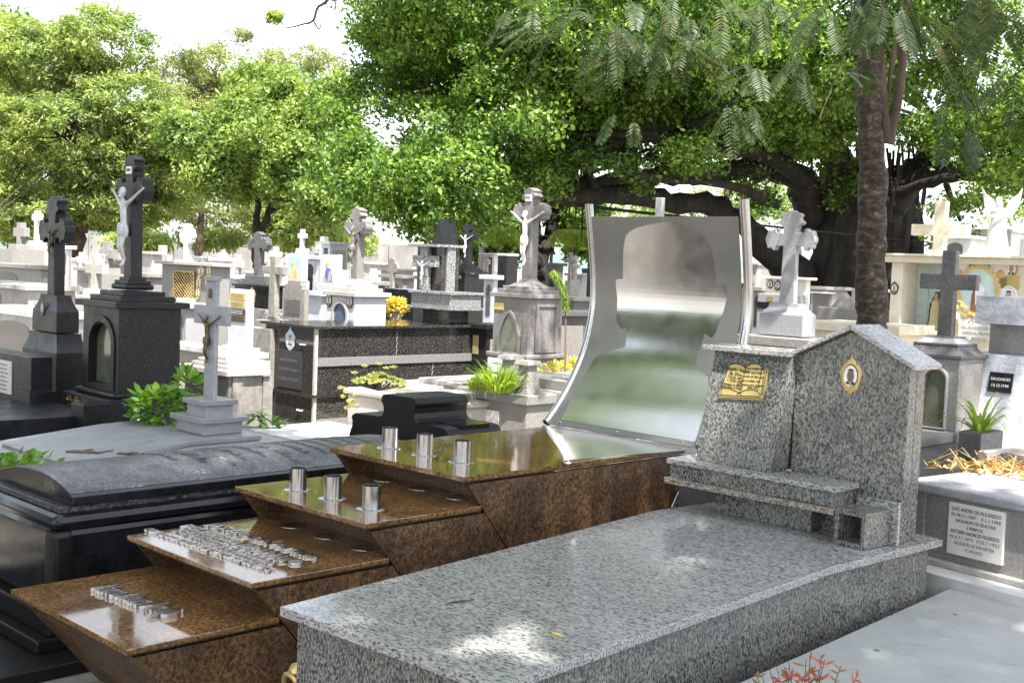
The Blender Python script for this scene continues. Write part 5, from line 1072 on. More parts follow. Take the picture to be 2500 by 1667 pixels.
t = T('concrete_cross', 'weathered concrete cross on a small pedestal before the black tomb', 'cross', 676, 783, 13.8, 651, 684); t.tier('pedestal', M['conc'], 774, 783); t.tier('step', M['conc'], 783, 800, 1, ov=.10); t.tier('step', M['conc'], 800, None, 1, ov=.25); t.cross(626, 660, 774, 25, 13, M['conc'], d=.07, tb=16, ta=20)
t = headstone('white marble headstone standing on the roof edge of the pale shrine', 845, 15.75, 817, 849, 660, 716, M['wmarble'], zb0=None)
t = T('plaque_tomb', 'black polished tomb with gold emblem under a dark budded cross', 'tomb', 652, 753, 17.5, 571, 690); t.tier('body', M['black'], 700, 755); t.tier('cap', M['black'], 697, 703, 1, ov=.03); t.tier('base', M['gs'], 755, None, 1, ov=.06)
x, z = t.fy(618, 722); medal(t.r, (x-.02, -.003, z), .17, .20, '-y', 'gold', True, seed=3)
t.tier('step', M['terrdark'], 690, 698, .86); t.tier('step', M['terrdark'], 683, 690, .72); t.tier('step', M['terrdark'], 675, 683, .58); t.cross(566, 596, 676, 24, 12, M['terrdark'], 'bud', d=.10, ta=20)
t = T('lattice_tomb', 'pale granolith tomb with a gilded lattice window and gold framed portraits', 'tomb', 521, 742, 16.0, 394, 560); t.tier('body', M['terr'], 652, None); t.tier('cornice', M['concl'], 643, 651, 1, ov=.08)
x0, z1 = t.fy(428, 662); x1, _ = t.fy(477, 668); _, z0 = t.fy(428, 728); lw = build('window_recess', MB().box(x0, x1, -.01, .001, z0, z1), M['glass'], t.r); lt_m = MB(); W2, H2 = x1-x0, z1-z0
for i in range(-8, 9):
    for s_ in (1, -1):
        pts = []
        for f in [k/24 for k in range(25)]:
            xx = i*W2/7+f*W2*1.0 if s_ > 0 else W2-(i*W2/7+f*W2); zz_ = f*H2
            if 0 <= xx <= W2: pts.append((x0+xx, -.018, z0+zz_))
        if len(pts) > 1: lt_m.tube([pts[0], pts[-1]], .006, 4)
for a, b in (((x0, z0), (x1, z0)), ((x1, z0), (x1, z1)), ((x1, z1), (x0, z1)), ((x0, z1), (x0, z0))): lt_m.tube([(a[0], -.02, a[1]), (b[0], -.02, b[1])], .014, 6)
build('lattice', lt_m, M['gold'], lw)
for u, v, ww, hh, sd_ in ((492, 662, .15, .12, 1), (511, 662, .10, .14, 2), (486, 692, .13, .18, 3), (507, 690, .10, .12, 4), (484, 716, .12, .14, 5)): x, z = t.fy(u, v); medal(t.r, (x, -.003, z), ww, hh, '-y', 'gold', True, seed=sd_)
t.plate('white_vase_block', 450, 478, 727, 745, M['plaqw'], .12)
# low stepped tombs, white slabs near the black tomb
t = T('stepped_slab_tomb', 'beige grey tomb with three stepped top slabs before the black granite tomb', 'tomb', 559, 908, 10.6, 452, 642); zt = t.z(905); t.tier('body', M['conc'], None, None, zt=zt-.05, zb=0); t.tier('rim', M['concl'], None, None, zt=zt, zb=zt-.05, ov=.05)
for k, a in ((.84, .035), (.68, .07), (.5, .105)): t.tier('top_slab', M['concl'], None, None, k=k, zt=zt+a, zb=zt+a-.034)
for x_ in (.03, .35): build('pilaster', MB().box(-.003, .02, x_, x_+.1, .05, zt-.06), M['conc'], t.r)
t = T('white_slab_tomb', 'broad sunlit white slab tomb behind the marble cross', 'tomb', 600, 868, 12.4, 380, 640); zt = t.z(862); t.tier('slab', M['white'], None, None, zt=zt, zb=zt-.06, ov=.05); t.tier('body', M['concl'], None, None, zt=zt-.06, zb=0)
t = T('white_kerb_grave', 'low white painted slab at the foot of the black granite tomb', 'grave', 742, 1085, 9.3, 590, 960); zt = t.z(1078); t.tier('slab', M['white'], None, None, zt=zt, zb=0)
pt_ = at(660, 1050, Y=9.9); o = thing('trough', 'small concrete trough with raised letters in front of the black tomb', 'planter', loc=(pt_.x, pt_.y, 0), rz=RZ); build('box', MB().box(-.36, .12, -.08, .12, 0, pt_.z), M['conc'], o, bevel=.008); text('lettering', 'C S D', .07, M['paperw'], o, (-.16, -.082, pt_.z-.05), ext=.004)
o2 = thing('leafy_plant', 'young bright green plant growing from the small concrete trough', 'plant', loc=(pt_.x-.1, pt_.y+.07, pt_.z)); build('stem', MB().tube([(0, 0, -.05), (.0, 0, .06), (-.03, 0, .12)], .006, 5), M['bark'], o2); q = random.Random(3); lf_ = MB()
for k in range(34):
    a = q.uniform(0, 6.28); b = Vector((-.03+q.uniform(-.02, .02), 0, .06+q.uniform(0, .08))); leafshape(lf_, b, (math.cos(a), math.sin(a), q.uniform(-.2, .8)), (0, 0, 1), q.uniform(.10, .17), .028, .6)
for k in range(30):
    a = q.uniform(0, 6.28); leafshape(lf_, (.15+q.uniform(-.05, .05), 0, q.uniform(-.02, .08)), (math.cos(a), math.sin(a), q.uniform(.2, 1)), (0, 0, 1), .07, .03, .2)
build('leaves', lf_, LF['bush'], o2)
# flowers and angel by the black slab
t = T('black_slab_tomb', 'black polished slab tomb behind the yellow flowers', 'tomb', 1008, 765, 17, 937, 1080); t.tier('body', M['black'], 708, None)
p = at(967, 745, Y=16.2); o = thing('flower_bunch', 'bunch of yellow flowers beside the black slab', 'flowers', loc=(p.x, p.y, 0)); build('vase', MB().lathe([(.06, 0), (.08, p.z-.15), (.07, p.z-.05)], 0, 0, 16), M['conc'], o, smooth=True)
bushpart('petals', o, (0, 0, p.z), (.15, .13, .10), 420, .05, .035, LF['flower'], 2); bushpart('leaves', o, (0, 0, p.z-.06), (.15, .12, .08), 120, .06, .02, LF['yshrub'], 3)
# black shrine, gothic arch
t = T('black_shrine', 'black shrine with gold lettering and a dark cross bearing a pale figure', 'shrine', 1131, 760, 19, 1097, 1179); BK_ = M['black']; t.tier('body', BK_, 668, None); t.tier('cornice', BK_, 661, 667, 1, ov=.04)
for k, a, b in ((.86, 656, 661), (.72, 652, 656), (.58, 648, 652), (.44, 643, 648)): t.tier('roof_step', BK_, a, b, k)
t.cross(548, 576, 644, 18, 10, BK_, 'bud', d=.10, ta=14); t.corpus(M['plaqw'], 628, hk=1.05); t.plate('gold_lettering', 1102, 1127, 671, 679, M['goldpaint'], .004)
FA = Fr(at(1100, 760, Y=20)); ta = thing('gothic_arch', 'black pointed arch monument behind the twin granite crosses', 'monument', FA)
def lanc(x0, x1, z0, zs, zt, n=14):
    P = [(x1, z0)]; cx = (x0+x1)/2
    for i in range(n+1): f = i/n; P.append((x1-(x1-cx)*(f**1.6), zs+(zt-zs)*f))
    for i in range(n+1): f = 1-i/n; P.append((x0+(cx-x0)*(f**1.6), zs+(zt-zs)*f))
    return P+[(x0, z0)]
xw = -FA.fit(1028, 1.5, 0, -5, 0); zt_ = FA.Yp(1062, 535, 0).z; am = MB(); ringprism(am, lanc(-xw, 0, 0, .9, zt_), lanc(-xw*.74, -xw*.26, .0, .7, zt_*.82), 'y', 0, .35); build('arch', am, M['shrine'], ta)
# white-topped black tomb etc.
t = T('white_capped_tomb', 'black tomb with a white flat cap left of the gothic shrine', 'tomb', 1232, 760, 18, 1208, 1262); t.tier('body', M['black'], 625, None, .92); t.tier('cap', M['wmarble'], 619, 625)
t = T('niche_monument', 'white framed niche monument with a small gilded crucifix', 'monument', 1204, 700, 22, 1178, 1215); t.tier('body', M['white'], 622, None); t.tier('cap', M['white'], 618, 622, 1, ov=.06); t.plate('niche', 1182, 1202, 627, 676, M['terrdark'], .01)
x0, x1, z0, z1, yy = t.pl; xm = (x0+x1)/2; crosspart(t.r, xm, yy-.03, z0, z0+(z1-z0)*.75, z1-.01, (x1-x0)*.4, .09, .05, M['concl']); corpus(t.r, t.F, (xm, yy-.06, z0+(z1-z0)*.15), (z1-z0)*.62, M['gold'])
# cream medallion tomb, metal box, bell-shaped stone, grey lower tomb right
t = T('portrait_tomb', 'small cream tomb with two oval portraits behind the pale budded cross', 'tomb', 1965, 745, 15.5, 1866, 1976); t.tier('body', CP, 684, None); t.tier('cornice', CP, 678, 684, 1, ov=.06)
for u, v, sd_ in ((1881, 694, 1), (1899, 697, 2)): x, z = t.fy(u, v); medal(t.r, (x, -.003, z), .09, .12, '-y', 'bronze', sd_ == 2, seed=sd_)
t = T('plaque_base_tomb', 'pale granite tomb with a small gilt niche under the cream portrait tomb', 'tomb', 1930, 800, 14.2, 1846, 1972); t.tier('body', tl3, 720, None); t.plate('black_panel', 1850, 1905, 736, 752, M['black'], .01); t.plate('gilt_niche', 1874, 1888, 722, 736, M['goldpaint'], .01)
t = T('metal_box', 'small weathered metal lined box with white lid under the fig tree', 'box', 2022, 765, 13.5, 1982, 2029); t.tier('body', M['terr'], 718, None); t.tier('lid', M['paperw'], 714, 718, 1, ov=.03)
p = at(2062, 757, Y=13.2); o = thing('cone_stone', 'grey bell shaped concrete stone beside the metal box', 'monument', loc=(p.x, p.y, 0)); build('stone', MB().lathe([(.22, 0), (.16, p.z), (.13, p.z+.05), (.075, p.z+.13), (.02, p.z+.185), (.002, p.z+.19)], 0, 0, 4+16), M['terr'], o, smooth=True)
t = T('dark_plinth', 'long dark grey low tomb under the fig tree', 'tomb', 2120, 775, 12.8, 1990, 2180); t.tier('body', M['terr'], 757, None)
# ---------------- far tombs and crosses ----------------
def bgtomb(label, u0, Y, ul, ur, vt, mat='white', cap=True, group='tombs in the far rows', nm='tomb'):
    t = T(nm, label, 'tomb', u0, vt, Y, ul, ur, group=group); zt = t.z(vt); capz = .06 if cap else 0
    t.tier('body', M[mat], None, None, zt=max(.1, zt-capz), zb=0)
    if cap: t.tier('cap', M[mat], None, None, zt=zt, zb=zt-capz, ov=.06)
    t.zt = zt; q = random.Random(label); k = q.random(); W2 = t.w
    if k < .45 and zt > 1.0: x0 = -W2*q.uniform(.7, .8); x1 = -W2*q.uniform(.2, .35); zz0 = zt-capz-q.uniform(.35, .6)*min(1.1, zt); build('niche', MB().prism(archpts(x0, x1, zz0, zt-capz-.16, zt-capz-.07), 'y', -.008, .001), M[q.choice(['glass', 'terrdark', 'black'])], t.r)
    elif k < .8:
        x0 = -W2*q.uniform(.65, .85); x1 = x0+W2*q.uniform(.3, .5); zz0 = zt-capz-q.uniform(.25, .4); t.pl = (x0, x1, zz0, zt-capz-.08, -.01); o = build('plaque', MB().box(x0, x1, -.01, .001, zz0, zt-capz-.08), M[q.choice(['brassplate', 'black', 'terr', 'gmarble'])], t.r, bevel=.002); t.lines(3, M['plaqtext'], o)
    if q.random() < .5 and zt > .7: build('side_panel', MB().box(-.001, .012, t.L*.15, t.L*.85, .2, zt-capz-.12), M[q.choice(['terr', 'conc', 'concl'])], t.r, bevel=.003)
    if q.random() < .6: t.tier('base', M['conc'], None, None, zt=min(.3, zt*.3), zb=0, ov=.05)
    return t
def bgcross(label, u, vt, va, vb, half, Y, mat='white', style='plain', t=7, ped=True, fig=None, zb=None, rz=RZ):
    p = at(u, vb, Y=Y); F = Fr(p, rz); o = thing('cross', label, 'cross', F, z=0, group='crosses in the far rows'); k = Y/FPX
    zb_ = p.z; z1, z2 = zat(F, 0, 0, va), zat(F, 0, 0, vt); tt = t*k/.8
    fac = math.cos(F.rz)-math.sin(F.rz)*p.x/p.y; tt = t*k*.85/fac; crosspart(o, 0, 0, zb_, z1, z2, half*k*.92/fac, tt, tt*.7, M[mat], style)
    if ped: pm = MB(); pm.box(-tt*1.1, tt*1.1, -tt, tt, zb_-.12, zb_, .01); pm.box(-tt*2, tt*2, -tt*1.8, tt*1.8, 0, zb_-.12); build('pedestal', pm, M[mat], o, bevel=.004)
    if fig: zf = zb_+(z1-zb_)*.12; corpus(o, F, (0, -tt*.35, zf), (z1-zf)*1.05, M[fig])
    return o
for a in [
 ('white tomb with a flat cap under two small crosses at the left border', 170, 30, 60, 200, 630, 'white'), ('grey ledge tomb at the left border behind the dark cross', 100, 17, -60, 140, 648, 'terr'),
 ('pale stained slab tomb at the left border below the grey ledge tomb', 70, 14.5, -90, 185, 697, 'concl'), ('broad white low slab at the left border beside the dark block', 120, 12.6, -60, 230, 766, 'white'),
 ('white pillar tomb directly behind the left dark cross', 166, 20, 152, 176, 600, 'white'), ('concrete tomb with a brass plate left of the dark shrine', 222, 22, 188, 238, 654, 'conc'),
 ('tall pale box tomb between the dark shrine and the lattice tomb', 372, 24, 340, 396, 614, 'concl'), ('brownish niche tomb just right of the dark shrine cross', 362, 19, 338, 400, 668, 'conc'),
 ('white box tomb with a small square window above the lattice tomb', 500, 32, 474, 522, 626, 'white'), ('white stepped tomb right of the lattice tomb', 548, 21, 520, 566, 630, 'white'),
 ('low grey marble tomb behind the plaque headstone', 575, 19.5, 540, 600, 672, 'gmarble'), ('pale tomb with beige tile picture left of the tall picture panels', 690, 26, 668, 702, 655, 'concl'),
 ('grey marble box tomb behind the pale shrine', 806, 26, 785, 850, 590, 'wmarble'), ('grey ribbed tomb with inscription right of the pale shrine', 985, 21, 934, 1012, 672, 'terr'),
 ('small dark mossy box tomb beside the pale shrine cap', 872, 17.5, 850, 940, 686, 'conc'), ('white low tomb between the mossy cross and the granite crosses', 960, 27, 930, 1010, 656, 'white'),
 ('white tomb behind the black slab tomb', 905, 33, 860, 960, 640, 'white'), ('white stained tomb behind the black shrine', 1180, 25, 1140, 1215, 690, 'white'),
 ('blue grey box tomb left of the gothic shrine', 1206, 16.5, 1184, 1216, 672, 'wmarble'), ('grey capped black tomb right of the V-shaped trunk', 1362, 24, 1334, 1376, 642, 'terrdark'),
 ('dark stepped tomb between the V-shaped trunk and the steel panel', 1400, 17, 1374, 1440, 725, 'terrdark'), ('low white tomb left of the steel panel', 1420, 30, 1385, 1450, 668, 'white'),
 ('white far tomb right of the steel panel', 1850, 34, 1826, 1905, 642, 'concl'), ('dark grey granite tomb between the steel tube and the budded cross', 1858, 17.5, 1840, 1880, 700, 'terr'),
 ('tall white wall tomb at the right border', 2470, 24, 2330, 2620, 560, 'white'), ('white tomb behind the cream cross', 2370, 21, 2300, 2440, 575, 'white'),
 ('white house shaped tomb behind the fig roots', 2230, 30, 2160, 2300, 640, 'white'), ('low dark tomb behind the gothic shrine', 1330, 14.6, 1290, 1440, 760, 'terrdark'),
 ('black box tomb between the black granite tomb and the gothic shrine', 1190, 14.4, 1150, 1240, 792, 'shrine'), ('white tomb between the dark shrine and the marble cross', 455, 15.0, 420, 520, 742, 'terrlt'),
 ('white slab tomb with ribs between concrete cross and stepped headstone', 786, 16.2, 752, 830, 712, 'wmarble'), ('low white tomb by the far wall near the leaning trunk', 700, 42, 650, 730, 637, 'white'),
 ('small white tomb by the far wall near the tall white cross', 470, 44, 430, 520, 636, 'white'), ('grey roofed tomb beside the far wall at left', 300, 38, 262, 330, 636, 'concl'),
 ('cream low tomb beyond the low cream tomb', 2140, 24, 2080, 2170, 706, 'white'), ('pale tomb under the curving fig limb', 1790, 28, 1740, 1826, 690, 'concl'),
 ('weathered low tomb at the foot of the fig tree', 2015, 22, 1980, 2070, 700, 'terr'), ('white low tomb at the foot of the forked left tree', 640, 30, 600, 668, 664, 'concl'),
 ('small white tomb between the two picture panels and the shrine', 770, 34, 745, 800, 618, 'white'), ('grey tomb behind the twin granite crosses', 1110, 30, 1085, 1150, 652, 'terr'),
 ('white tomb by the hazy hills beside the black shrine', 1200, 40, 1172, 1240, 645, 'white'), ('pale box between the tall crosses on the left', 210, 34, 176, 240, 640, 'white')]:
    bgtomb(*a)
for a in [
 ('small grey cross at the far left on the white tombs', 52, 544, 567, 596, 14, 28, 'terr', 'plain', 11), ('slim white cross at the far left beside the dark cross', 91, 515, 531, 588, 10, 30, 'white', 'plain', 8),
 ('small white cross right of the left dark cross', 200, 616, 634, 655, 11, 30, 'white', 'plain', 8), ('pale concrete cross with wide arms left of the dark shrine', 235, 620, 656, 705, 23, 20, 'concl', 'plain', 13),
 ('grey cross with a white figure left of the dark shrine cross', 264, 590, 620, 654, 17, 24, 'terr', 'plain', 12, True, 'plaqw'), ('pale broad cross right of the dark shrine cross', 396, 599, 632, 668, 19, 25, 'concl', 'plain', 12),
 ('tall bright white budded cross before the far wall', 457, 546, 576, 641, 17, 26, 'white', 'bud', 11), ('small white cross just left of the dark budded cross on steps', 543, 620, 632, 652, 10, 30, 'white', 'plain', 8),
 ('white cross with a white figure beside the dark stepped tomb', 579, 622, 645, 684, 14, 22, 'concl', 'plain', 11, True, 'plaqw'), ('white cross partly behind the weathered concrete cross', 673, 602, 621, 640, 13, 30, 'white', 'plain', 9),
 ('small white cross on a stepped top above the picture panels', 738, 560, 576, 607, 10, 28, 'white', 'plain', 8), ('broad white cross above the blue robed tile picture', 790, 578, 600, 626, 18, 27, 'white', 'plain', 13),
 ('weathered mossy budded cross on a slim shaft', 957, 630, 654, 706, 15, 19, 'conc', 'bud', 9), ('slim grey cross between the black shrine and white framed niche', 1173, 581, 598, 664, 12, 25, 'terrlt', 'plain', 9),
 ('dark cross below hanging palm leaves right of the V-shaped trunk', 1391, 617, 637, 685, 16, 22, 'terrdark', 'plain', 8), ('white cross with a gilded figure near the steel panel', 1403, 625, 650, 682, 12, 26, 'white', 'plain', 8, True, 'gold'),
 ('black cross at the left edge of the steel panel', 1438, 632, 662, 727, 20, 20, 'shrine', 'plain', 11), ('grey granite cross rising behind the top of the steel panel', 1605, 483, 545, 640, 22, 14, 'terrlt', 'plain', 18),
 ('tiny white cross by the far wall near the leaning trunk', 545, 612, 622, 640, 8, 42, 'white', 'plain', 6), ('tiny pale cross above the far ribbed tomb', 1012, 626, 638, 660, 9, 34, 'white', 'plain', 6),
 ('slim dark post cross behind the stepped tomb near the panel', 1345, 600, 618, 650, 9, 32, 'conc', 'plain', 6), ('gilded crucifix cross beside the lattice tomb', 530, 662, 685, 722, 12, 17, 'wmarble', 'plain', 10, True, 'gold'),
 ('small white cross under the fig limb right of the steel tube', 1832, 655, 668, 690, 10, 27, 'white', 'plain', 7)]:
    bgcross(*a)
# tile pictures on a tomb (generic robed figures)
def picture(label, u0, Y, u1, v0, v1, pal, seed):
    t = T('picture_panel', label, 'panel', u1, v1, Y, u0, u1+10, group=None); z1, z0 = t.z(v0), t.z(v1); t.tier('base', M['wmarble'], None, None, zt=z0, zb=0, ov=.05); build('slab', MB().box(-t.w-.06, .06, 0, t.L, z0, z1+.05), M['wmarble'], t.r)
    build('field', MB().box(-t.w+.02, -.02, -.006, 0, z0+.03, z1), M[pal[0]], t.r); q = random.Random(seed); W2, H2 = t.w-.04, z1-z0-.03; cx = -t.w/2
    P = lambda pts, d, m, nm: build(nm, MB().prism([(cx+a*W2/2, z0+.03+b*H2) for a, b in pts], 'y', -d-.001, -d+.0005), M[m], t.r)
    P([(-.75, 0), (.75, 0), (.6, .3), (.35, .55), (-.3, .6), (-.6, .4)], .0075, pal[1], 'robe'); P([(-.1, .02), (.5, .05), (.45, .4), (.1, .45)], .009, pal[2], 'robe_fold'); P([(-.3+.33*math.cos(a), .68+.12*math.sin(a)) for a in [i*.52 for i in range(12)]], .008, pal[3], 'halo'); P([(-.3+.17*math.cos(a), .66+.085*math.sin(a)) for a in [i*.52 for i in range(12)]], .0095, 'skinlt', 'face')
    P([(-.95, .0), (-.3, .0), (-.5, .12), (-.95, .2)], .008, pal[2], 'ground_patch'); return t
picture('light blue and yellow tile picture panel on a white tomb', 701, 19, 735, 629, 686, ('sky', 'yellow', 'orange', 'yellow'), 1); picture('blue robed figure tile picture panel on a white tomb', 786, 18, 818, 630, 694, ('paperw', 'blue', 'orange', 'yellow'), 2)
bgtomb('streaked marble tomb between the two tile pictures', 777, 19.5, 735, 786, 625, 'gmarble')
# far boundary wall
wa, wb = at(150, 600, Y=66), at(1030, 612, Y=60); Fw = Fr(wb, math.degrees(math.atan2(wb.y-wa.y, wb.x-wa.x))); Lw = math.hypot(wb.x-wa.x, wb.y-wa.y); zw = 1.9+.85
o = thing('boundary_wall', 'long pale stained concrete panel wall closing the far side', 'wall', Fw); o['kind'] = 'thing'
mw = MB(); npn = 12
for i in range(npn): mw.box(-Lw+Lw*i/npn, -Lw+Lw*(i+1)/npn-.05, 0, .2, 0, zw+rnd.uniform(-.04, .05))
build('panels', mw, stone('streaked_wall', [(.3, G(.13, .125, .12)), (.7, G(.20, .19, .18))], scale=2, det=6, rough=.9, stain=(G(.34, .33, .32), .7, 1.2)), o); build('plinth', MB().box(-Lw, 0, -.12, -.001, 0, .5), M['conc'], o)
wa, wb = at(-300, 560, Y=46), at(20, 560, Y=46)
# ---------------- trees ----------------
def tree(name, label, u, v, Y, group=None):
    p = at(u, v, Y=Y); return thing(name, label, 'tree', loc=(p.x, p.y, 0), group=group)
def leafpart(nm, root, blobs, clumps, per, cr, size, asp, mat, seed, up=.5, flat=.6, shell=.55, sv=.35, gap=-9, gs=1.3):
    P, O, C = blobpts(blobs, clumps, per, cr, seed, flat, shell, gap, gs); P = P-np.array(root.location)[None]
    return cloud(nm, P, size, asp, mat, root, seed, up, O, sv), C
def twigs(root, C, hub, mat, seed, n=60, r=.05, nm='branches'):
    q = random.Random(seed); mb = MB(); o = Vector(root.location)
    for c in q.sample(list(map(tuple, C)), min(n, len(C))):
        h = Vector(q.choice(hub)); c = Vector(c); m = (h+c)/2+Vector((q.gauss(0, .35), q.gauss(0, .35), q.gauss(.15, .25))); s = spline([h-o, m-o, c-o], 4); mb.tube(s, [r*(1-.85*i/(len(s)-1)) for i in range(len(s))], 5)
    return build(nm, mb, mat, root, smooth=True)
# big fig tree on the right
tf = tree('fig_tree', 'huge spreading fig tree with dark ribbed trunk and long low limbs on the right', 2110, 760, 27)
fb = pxblobs([(1300, 60, 24, 300, 190, 4), (980, 60, 25, 120, 110, 2.6), (1010, 200, 24, 130, 90, 2.4), (870, 250, 23.5, 90, 75, 1.8), (850, 360, 23, 110, 80, 1.8), (930, 450, 22.5, 120, 90, 1.8), (1060, 330, 23, 110, 100, 2), (1130, 440, 22, 130, 90, 2), (1090, 530, 22, 120, 45, 1.5), (1230, 300, 23, 150, 110, 2.6), (1180, 180, 24, 170, 120, 3),
  (1480, 180, 24, 210, 130, 3.5), (1420, 320, 24, 130, 80, 2.4), (1580, 330, 25, 170, 90, 2.5), (1700, 120, 24, 260, 160, 4), (1760, 280, 25, 170, 90, 3), (1880, 350, 26, 130, 50, 2.2), (1950, 200, 25, 200, 170, 4), (2050, 420, 25.6, 80, 45, 1.2), (2250, 150, 24, 220, 170, 4), (2420, 260, 23, 140, 120, 3), (2480, 400, 22, 110, 70, 2), (2330, 300, 24, 120, 90, 2.5), (2300, 470, 23, 90, 40, 1.4), (2560, 150, 23, 200, 200, 4),
  (1340, 400, 24, 90, 50, 1.6), (1150, -60, 25, 300, 80, 4), (1800, -60, 25, 500, 80, 5), (2350, 590, 22.5, 60, 30, .8), (1480, 395, 23, 80, 34, .9), (1660, 380, 23.2, 90, 34, .9), (1340, 440, 23.2, 60, 34, .8), (1860, 470, 25, 70, 34, .8), (2040, 500, 25.2, 60, 50, .8), (1560, 455, 23.4, 40, 22, .6), (1960, 300, 24.5, 120, 60, 1.4), (1750, -180, 21.5, 330, 90, 2.5), (2250, -180, 21.5, 330, 90, 2.5), (1400, -200, 22, 200, 70, 2)])  # last blobs added out of view overhead, to shade the crown below
_, Cf = leafpart('crown', tf, fb, 5200, 150, .42, .095, .5, LF['fig'], 11, .35, .62, .35, gap=-.30, gs=1.1)
limbs(tf, [[(1990, 540, 27, 90), (1960, 450, 26.5, 70), (1890, 415, 26, 60), (1780, 415, 25.5, 50), (1640, 428, 25, 46), (1500, 440, 24.5, 44), (1380, 468, 24, 40), (1300, 500, 24, 34), (1215, 520, 24, 18)],
  [(1985, 720, 27, 110), (1900, 640, 26.5, 70), (1830, 565, 26, 56), (1760, 512, 25.5, 52), (1640, 490, 25, 50), (1520, 478, 24.5, 50), (1420, 478, 24, 46), (1330, 470, 24, 36), (1270, 425, 24, 24), (1200, 390, 24, 12)],
  [(1900, 500, 25, 22), (1770, 450, 24, 20), (1650, 440, 23.5, 18), (1560, 425, 23, 16), (1470, 380, 23, 12), (1400, 350, 23, 6)], [(1960, 440, 26, 50), (1860, 370, 25, 40), (1740, 365, 24, 34), (1600, 335, 23.5, 26), (1500, 325, 23.5, 18), (1400, 330, 23.5, 8)], [(1600, 335, 23.5, 20), (1580, 250, 23.5, 16), (1540, 170, 23.5, 10)], [(1460, 470, 24, 26), (1430, 400, 24, 18), (1440, 300, 24, 10)], [(1700, 420, 24, 30), (1620, 250, 24, 18), (1640, 120, 24, 8)],
  [(2160, 520, 26, 80), (2250, 440, 25.5, 50), (2360, 405, 25, 46), (2480, 395, 25, 40), (2600, 380, 25, 30)], [(2180, 480, 26, 80), (2270, 380, 26, 64), (2320, 280, 26, 54), (2370, 180, 26, 40), (2400, 60, 26, 24)], [(2200, 470, 25.5, 30), (2300, 440, 24.5, 24), (2420, 430, 24, 20), (2520, 445, 23.5, 14)], [(2310, 450, 24, 18), (2330, 500, 23.6, 12), (2345, 540, 23.4, 7)], [(2060, 500, 26.5, 90), (2030, 350, 26, 64), (1980, 200, 26, 40), (1960, 60, 26, 20)], [(2110, 480, 26.5, 80), (2130, 320, 26, 50), (2200, 180, 26, 30)]],
  M['barkdark'], 'limbs', tf, 10)
tm_ = MB(); q = random.Random(4); bx, by = tf.location.x, tf.location.y; zt_f = at(2080, 470, Y=27).z
for i in range(34):                      # ribbed trunk of fused roots
    a = 2*math.pi*i/34+q.uniform(-.1, .1); r0 = q.uniform(1.25, 1.75); r1 = q.uniform(.55, .95); pts = []; rr_ = []
    for k in range(8):
        f = k/7; rad = r0+(r1-r0)*f**.55; aa = a+.12*math.sin(f*5+i); pts.append((math.cos(aa)*rad+.1*q.gauss(0, .4), math.sin(aa)*rad*.8, -.05+(zt_f+.6)*f)); rr_.append(q.uniform(.16, .30)*(1.25-.4*f))
    tm_.tube(pts, rr_, 8)
tm_.lathe([(1.3, 0), (1.05, .8), (.8, zt_f+.3)], 0, 0, 16, sy=.8)
rm_ = MB()
for i in range(46):                      # hanging aerial roots
    u = q.choice([q.uniform(1900, 2330), q.uniform(1380, 1450), q.uniform(2130, 2290)]); p = at(u, q.uniform(330, 430), Y=q.uniform(25.2, 26.5)); e = p+Vector((q.uniform(-.15, .15), 0, -q.uniform(.5, 1.5))); o_ = Vector(tf.location); rm_.tube([p-o_, (p+e)/2-o_+Vector((.03, 0, 0)), e-o_], [.03, .025, .012], 4)
tm_.add(rm_.v, rm_.f); build('trunk', tm_, M['barkdark'], tf, smooth=True)
twigs(tf, Cf, [at(u, v, Y=Y_) for u, v, Y_ in ((1500, 440, 24.5), (1300, 490, 24), (1700, 370, 24), (1580, 250, 23.5), (2300, 300, 26), (1960, 100, 26), (1250, 420, 24), (2030, 350, 26))], M['barkdark'], 3, 50, .045)
# V-shaped trunk tree
tvv = tree('forked_tree', 'dark tree forking in a V behind the gothic shrine', 1321, 677, 30)
limbs(tvv, [[(1321, 760, 30, 46), (1321, 677, 30, 44), (1315, 635, 30, 44), (1309, 590, 30, 30), (1306, 536, 30, 30), (1315, 480, 30, 26), (1290, 400, 30, 12)], [(1318, 640, 30, 36), (1335, 600, 30, 36), (1350, 560, 30, 32), (1356, 520, 30, 30), (1370, 470, 30, 20), (1400, 420, 30, 10)]], M['barkdark'], 'trunk', tvv, 10)
leafpart('crown', tvv, pxblobs([(1400, 520, 31, 70, 45, 1.5), (1420, 590, 31, 40, 30, 1), (1220, 560, 30, 70, 60, 1.6), (1120, 590, 31, 60, 40, 1.4), (1210, 620, 30, 40, 30, .8), (1330, 470, 31, 110, 40, 1.6)]), 420, 90, .42, .15, .42, LF['fig'], 21, .3)
# left-centre tree with dark trunk
tc1 = tree('forked_tree', 'bright green tree with a dark leaning forked trunk before the far wall', 640, 680, 33)
limbs(tc1, [[(645, 760, 33, 36), (640, 673, 33, 32), (628, 640, 33, 26), (625, 600, 33, 24), (636, 570, 33, 22), (652, 530, 33, 16), (668, 480, 33, 12), (675, 420, 33, 7)], [(632, 590, 33, 22), (625, 540, 33, 18), (630, 480, 33, 13), (615, 400, 33, 8)], [(655, 520, 33, 12), (690, 505, 33, 11), (727, 509, 33, 8)]], M['barkdark'], 'trunk', tc1, 9)
_, C1 = leafpart('crown', tc1, pxblobs([(620, 330, 33, 120, 90, 3), (700, 260, 33.5, 110, 75, 2.6), (760, 380, 33, 90, 80, 2.4), (560, 420, 33, 90, 70, 2), (660, 200, 34, 90, 40, 2), (800, 480, 32, 80, 60, 1.8), (700, 450, 33, 70, 50, 1.6), (480, 340, 33, 70, 60, 2), (820, 260, 33, 70, 70, 2)]), 1900, 95, .44, .12, .45, LF['lite'], 31, .5, gap=-.25)
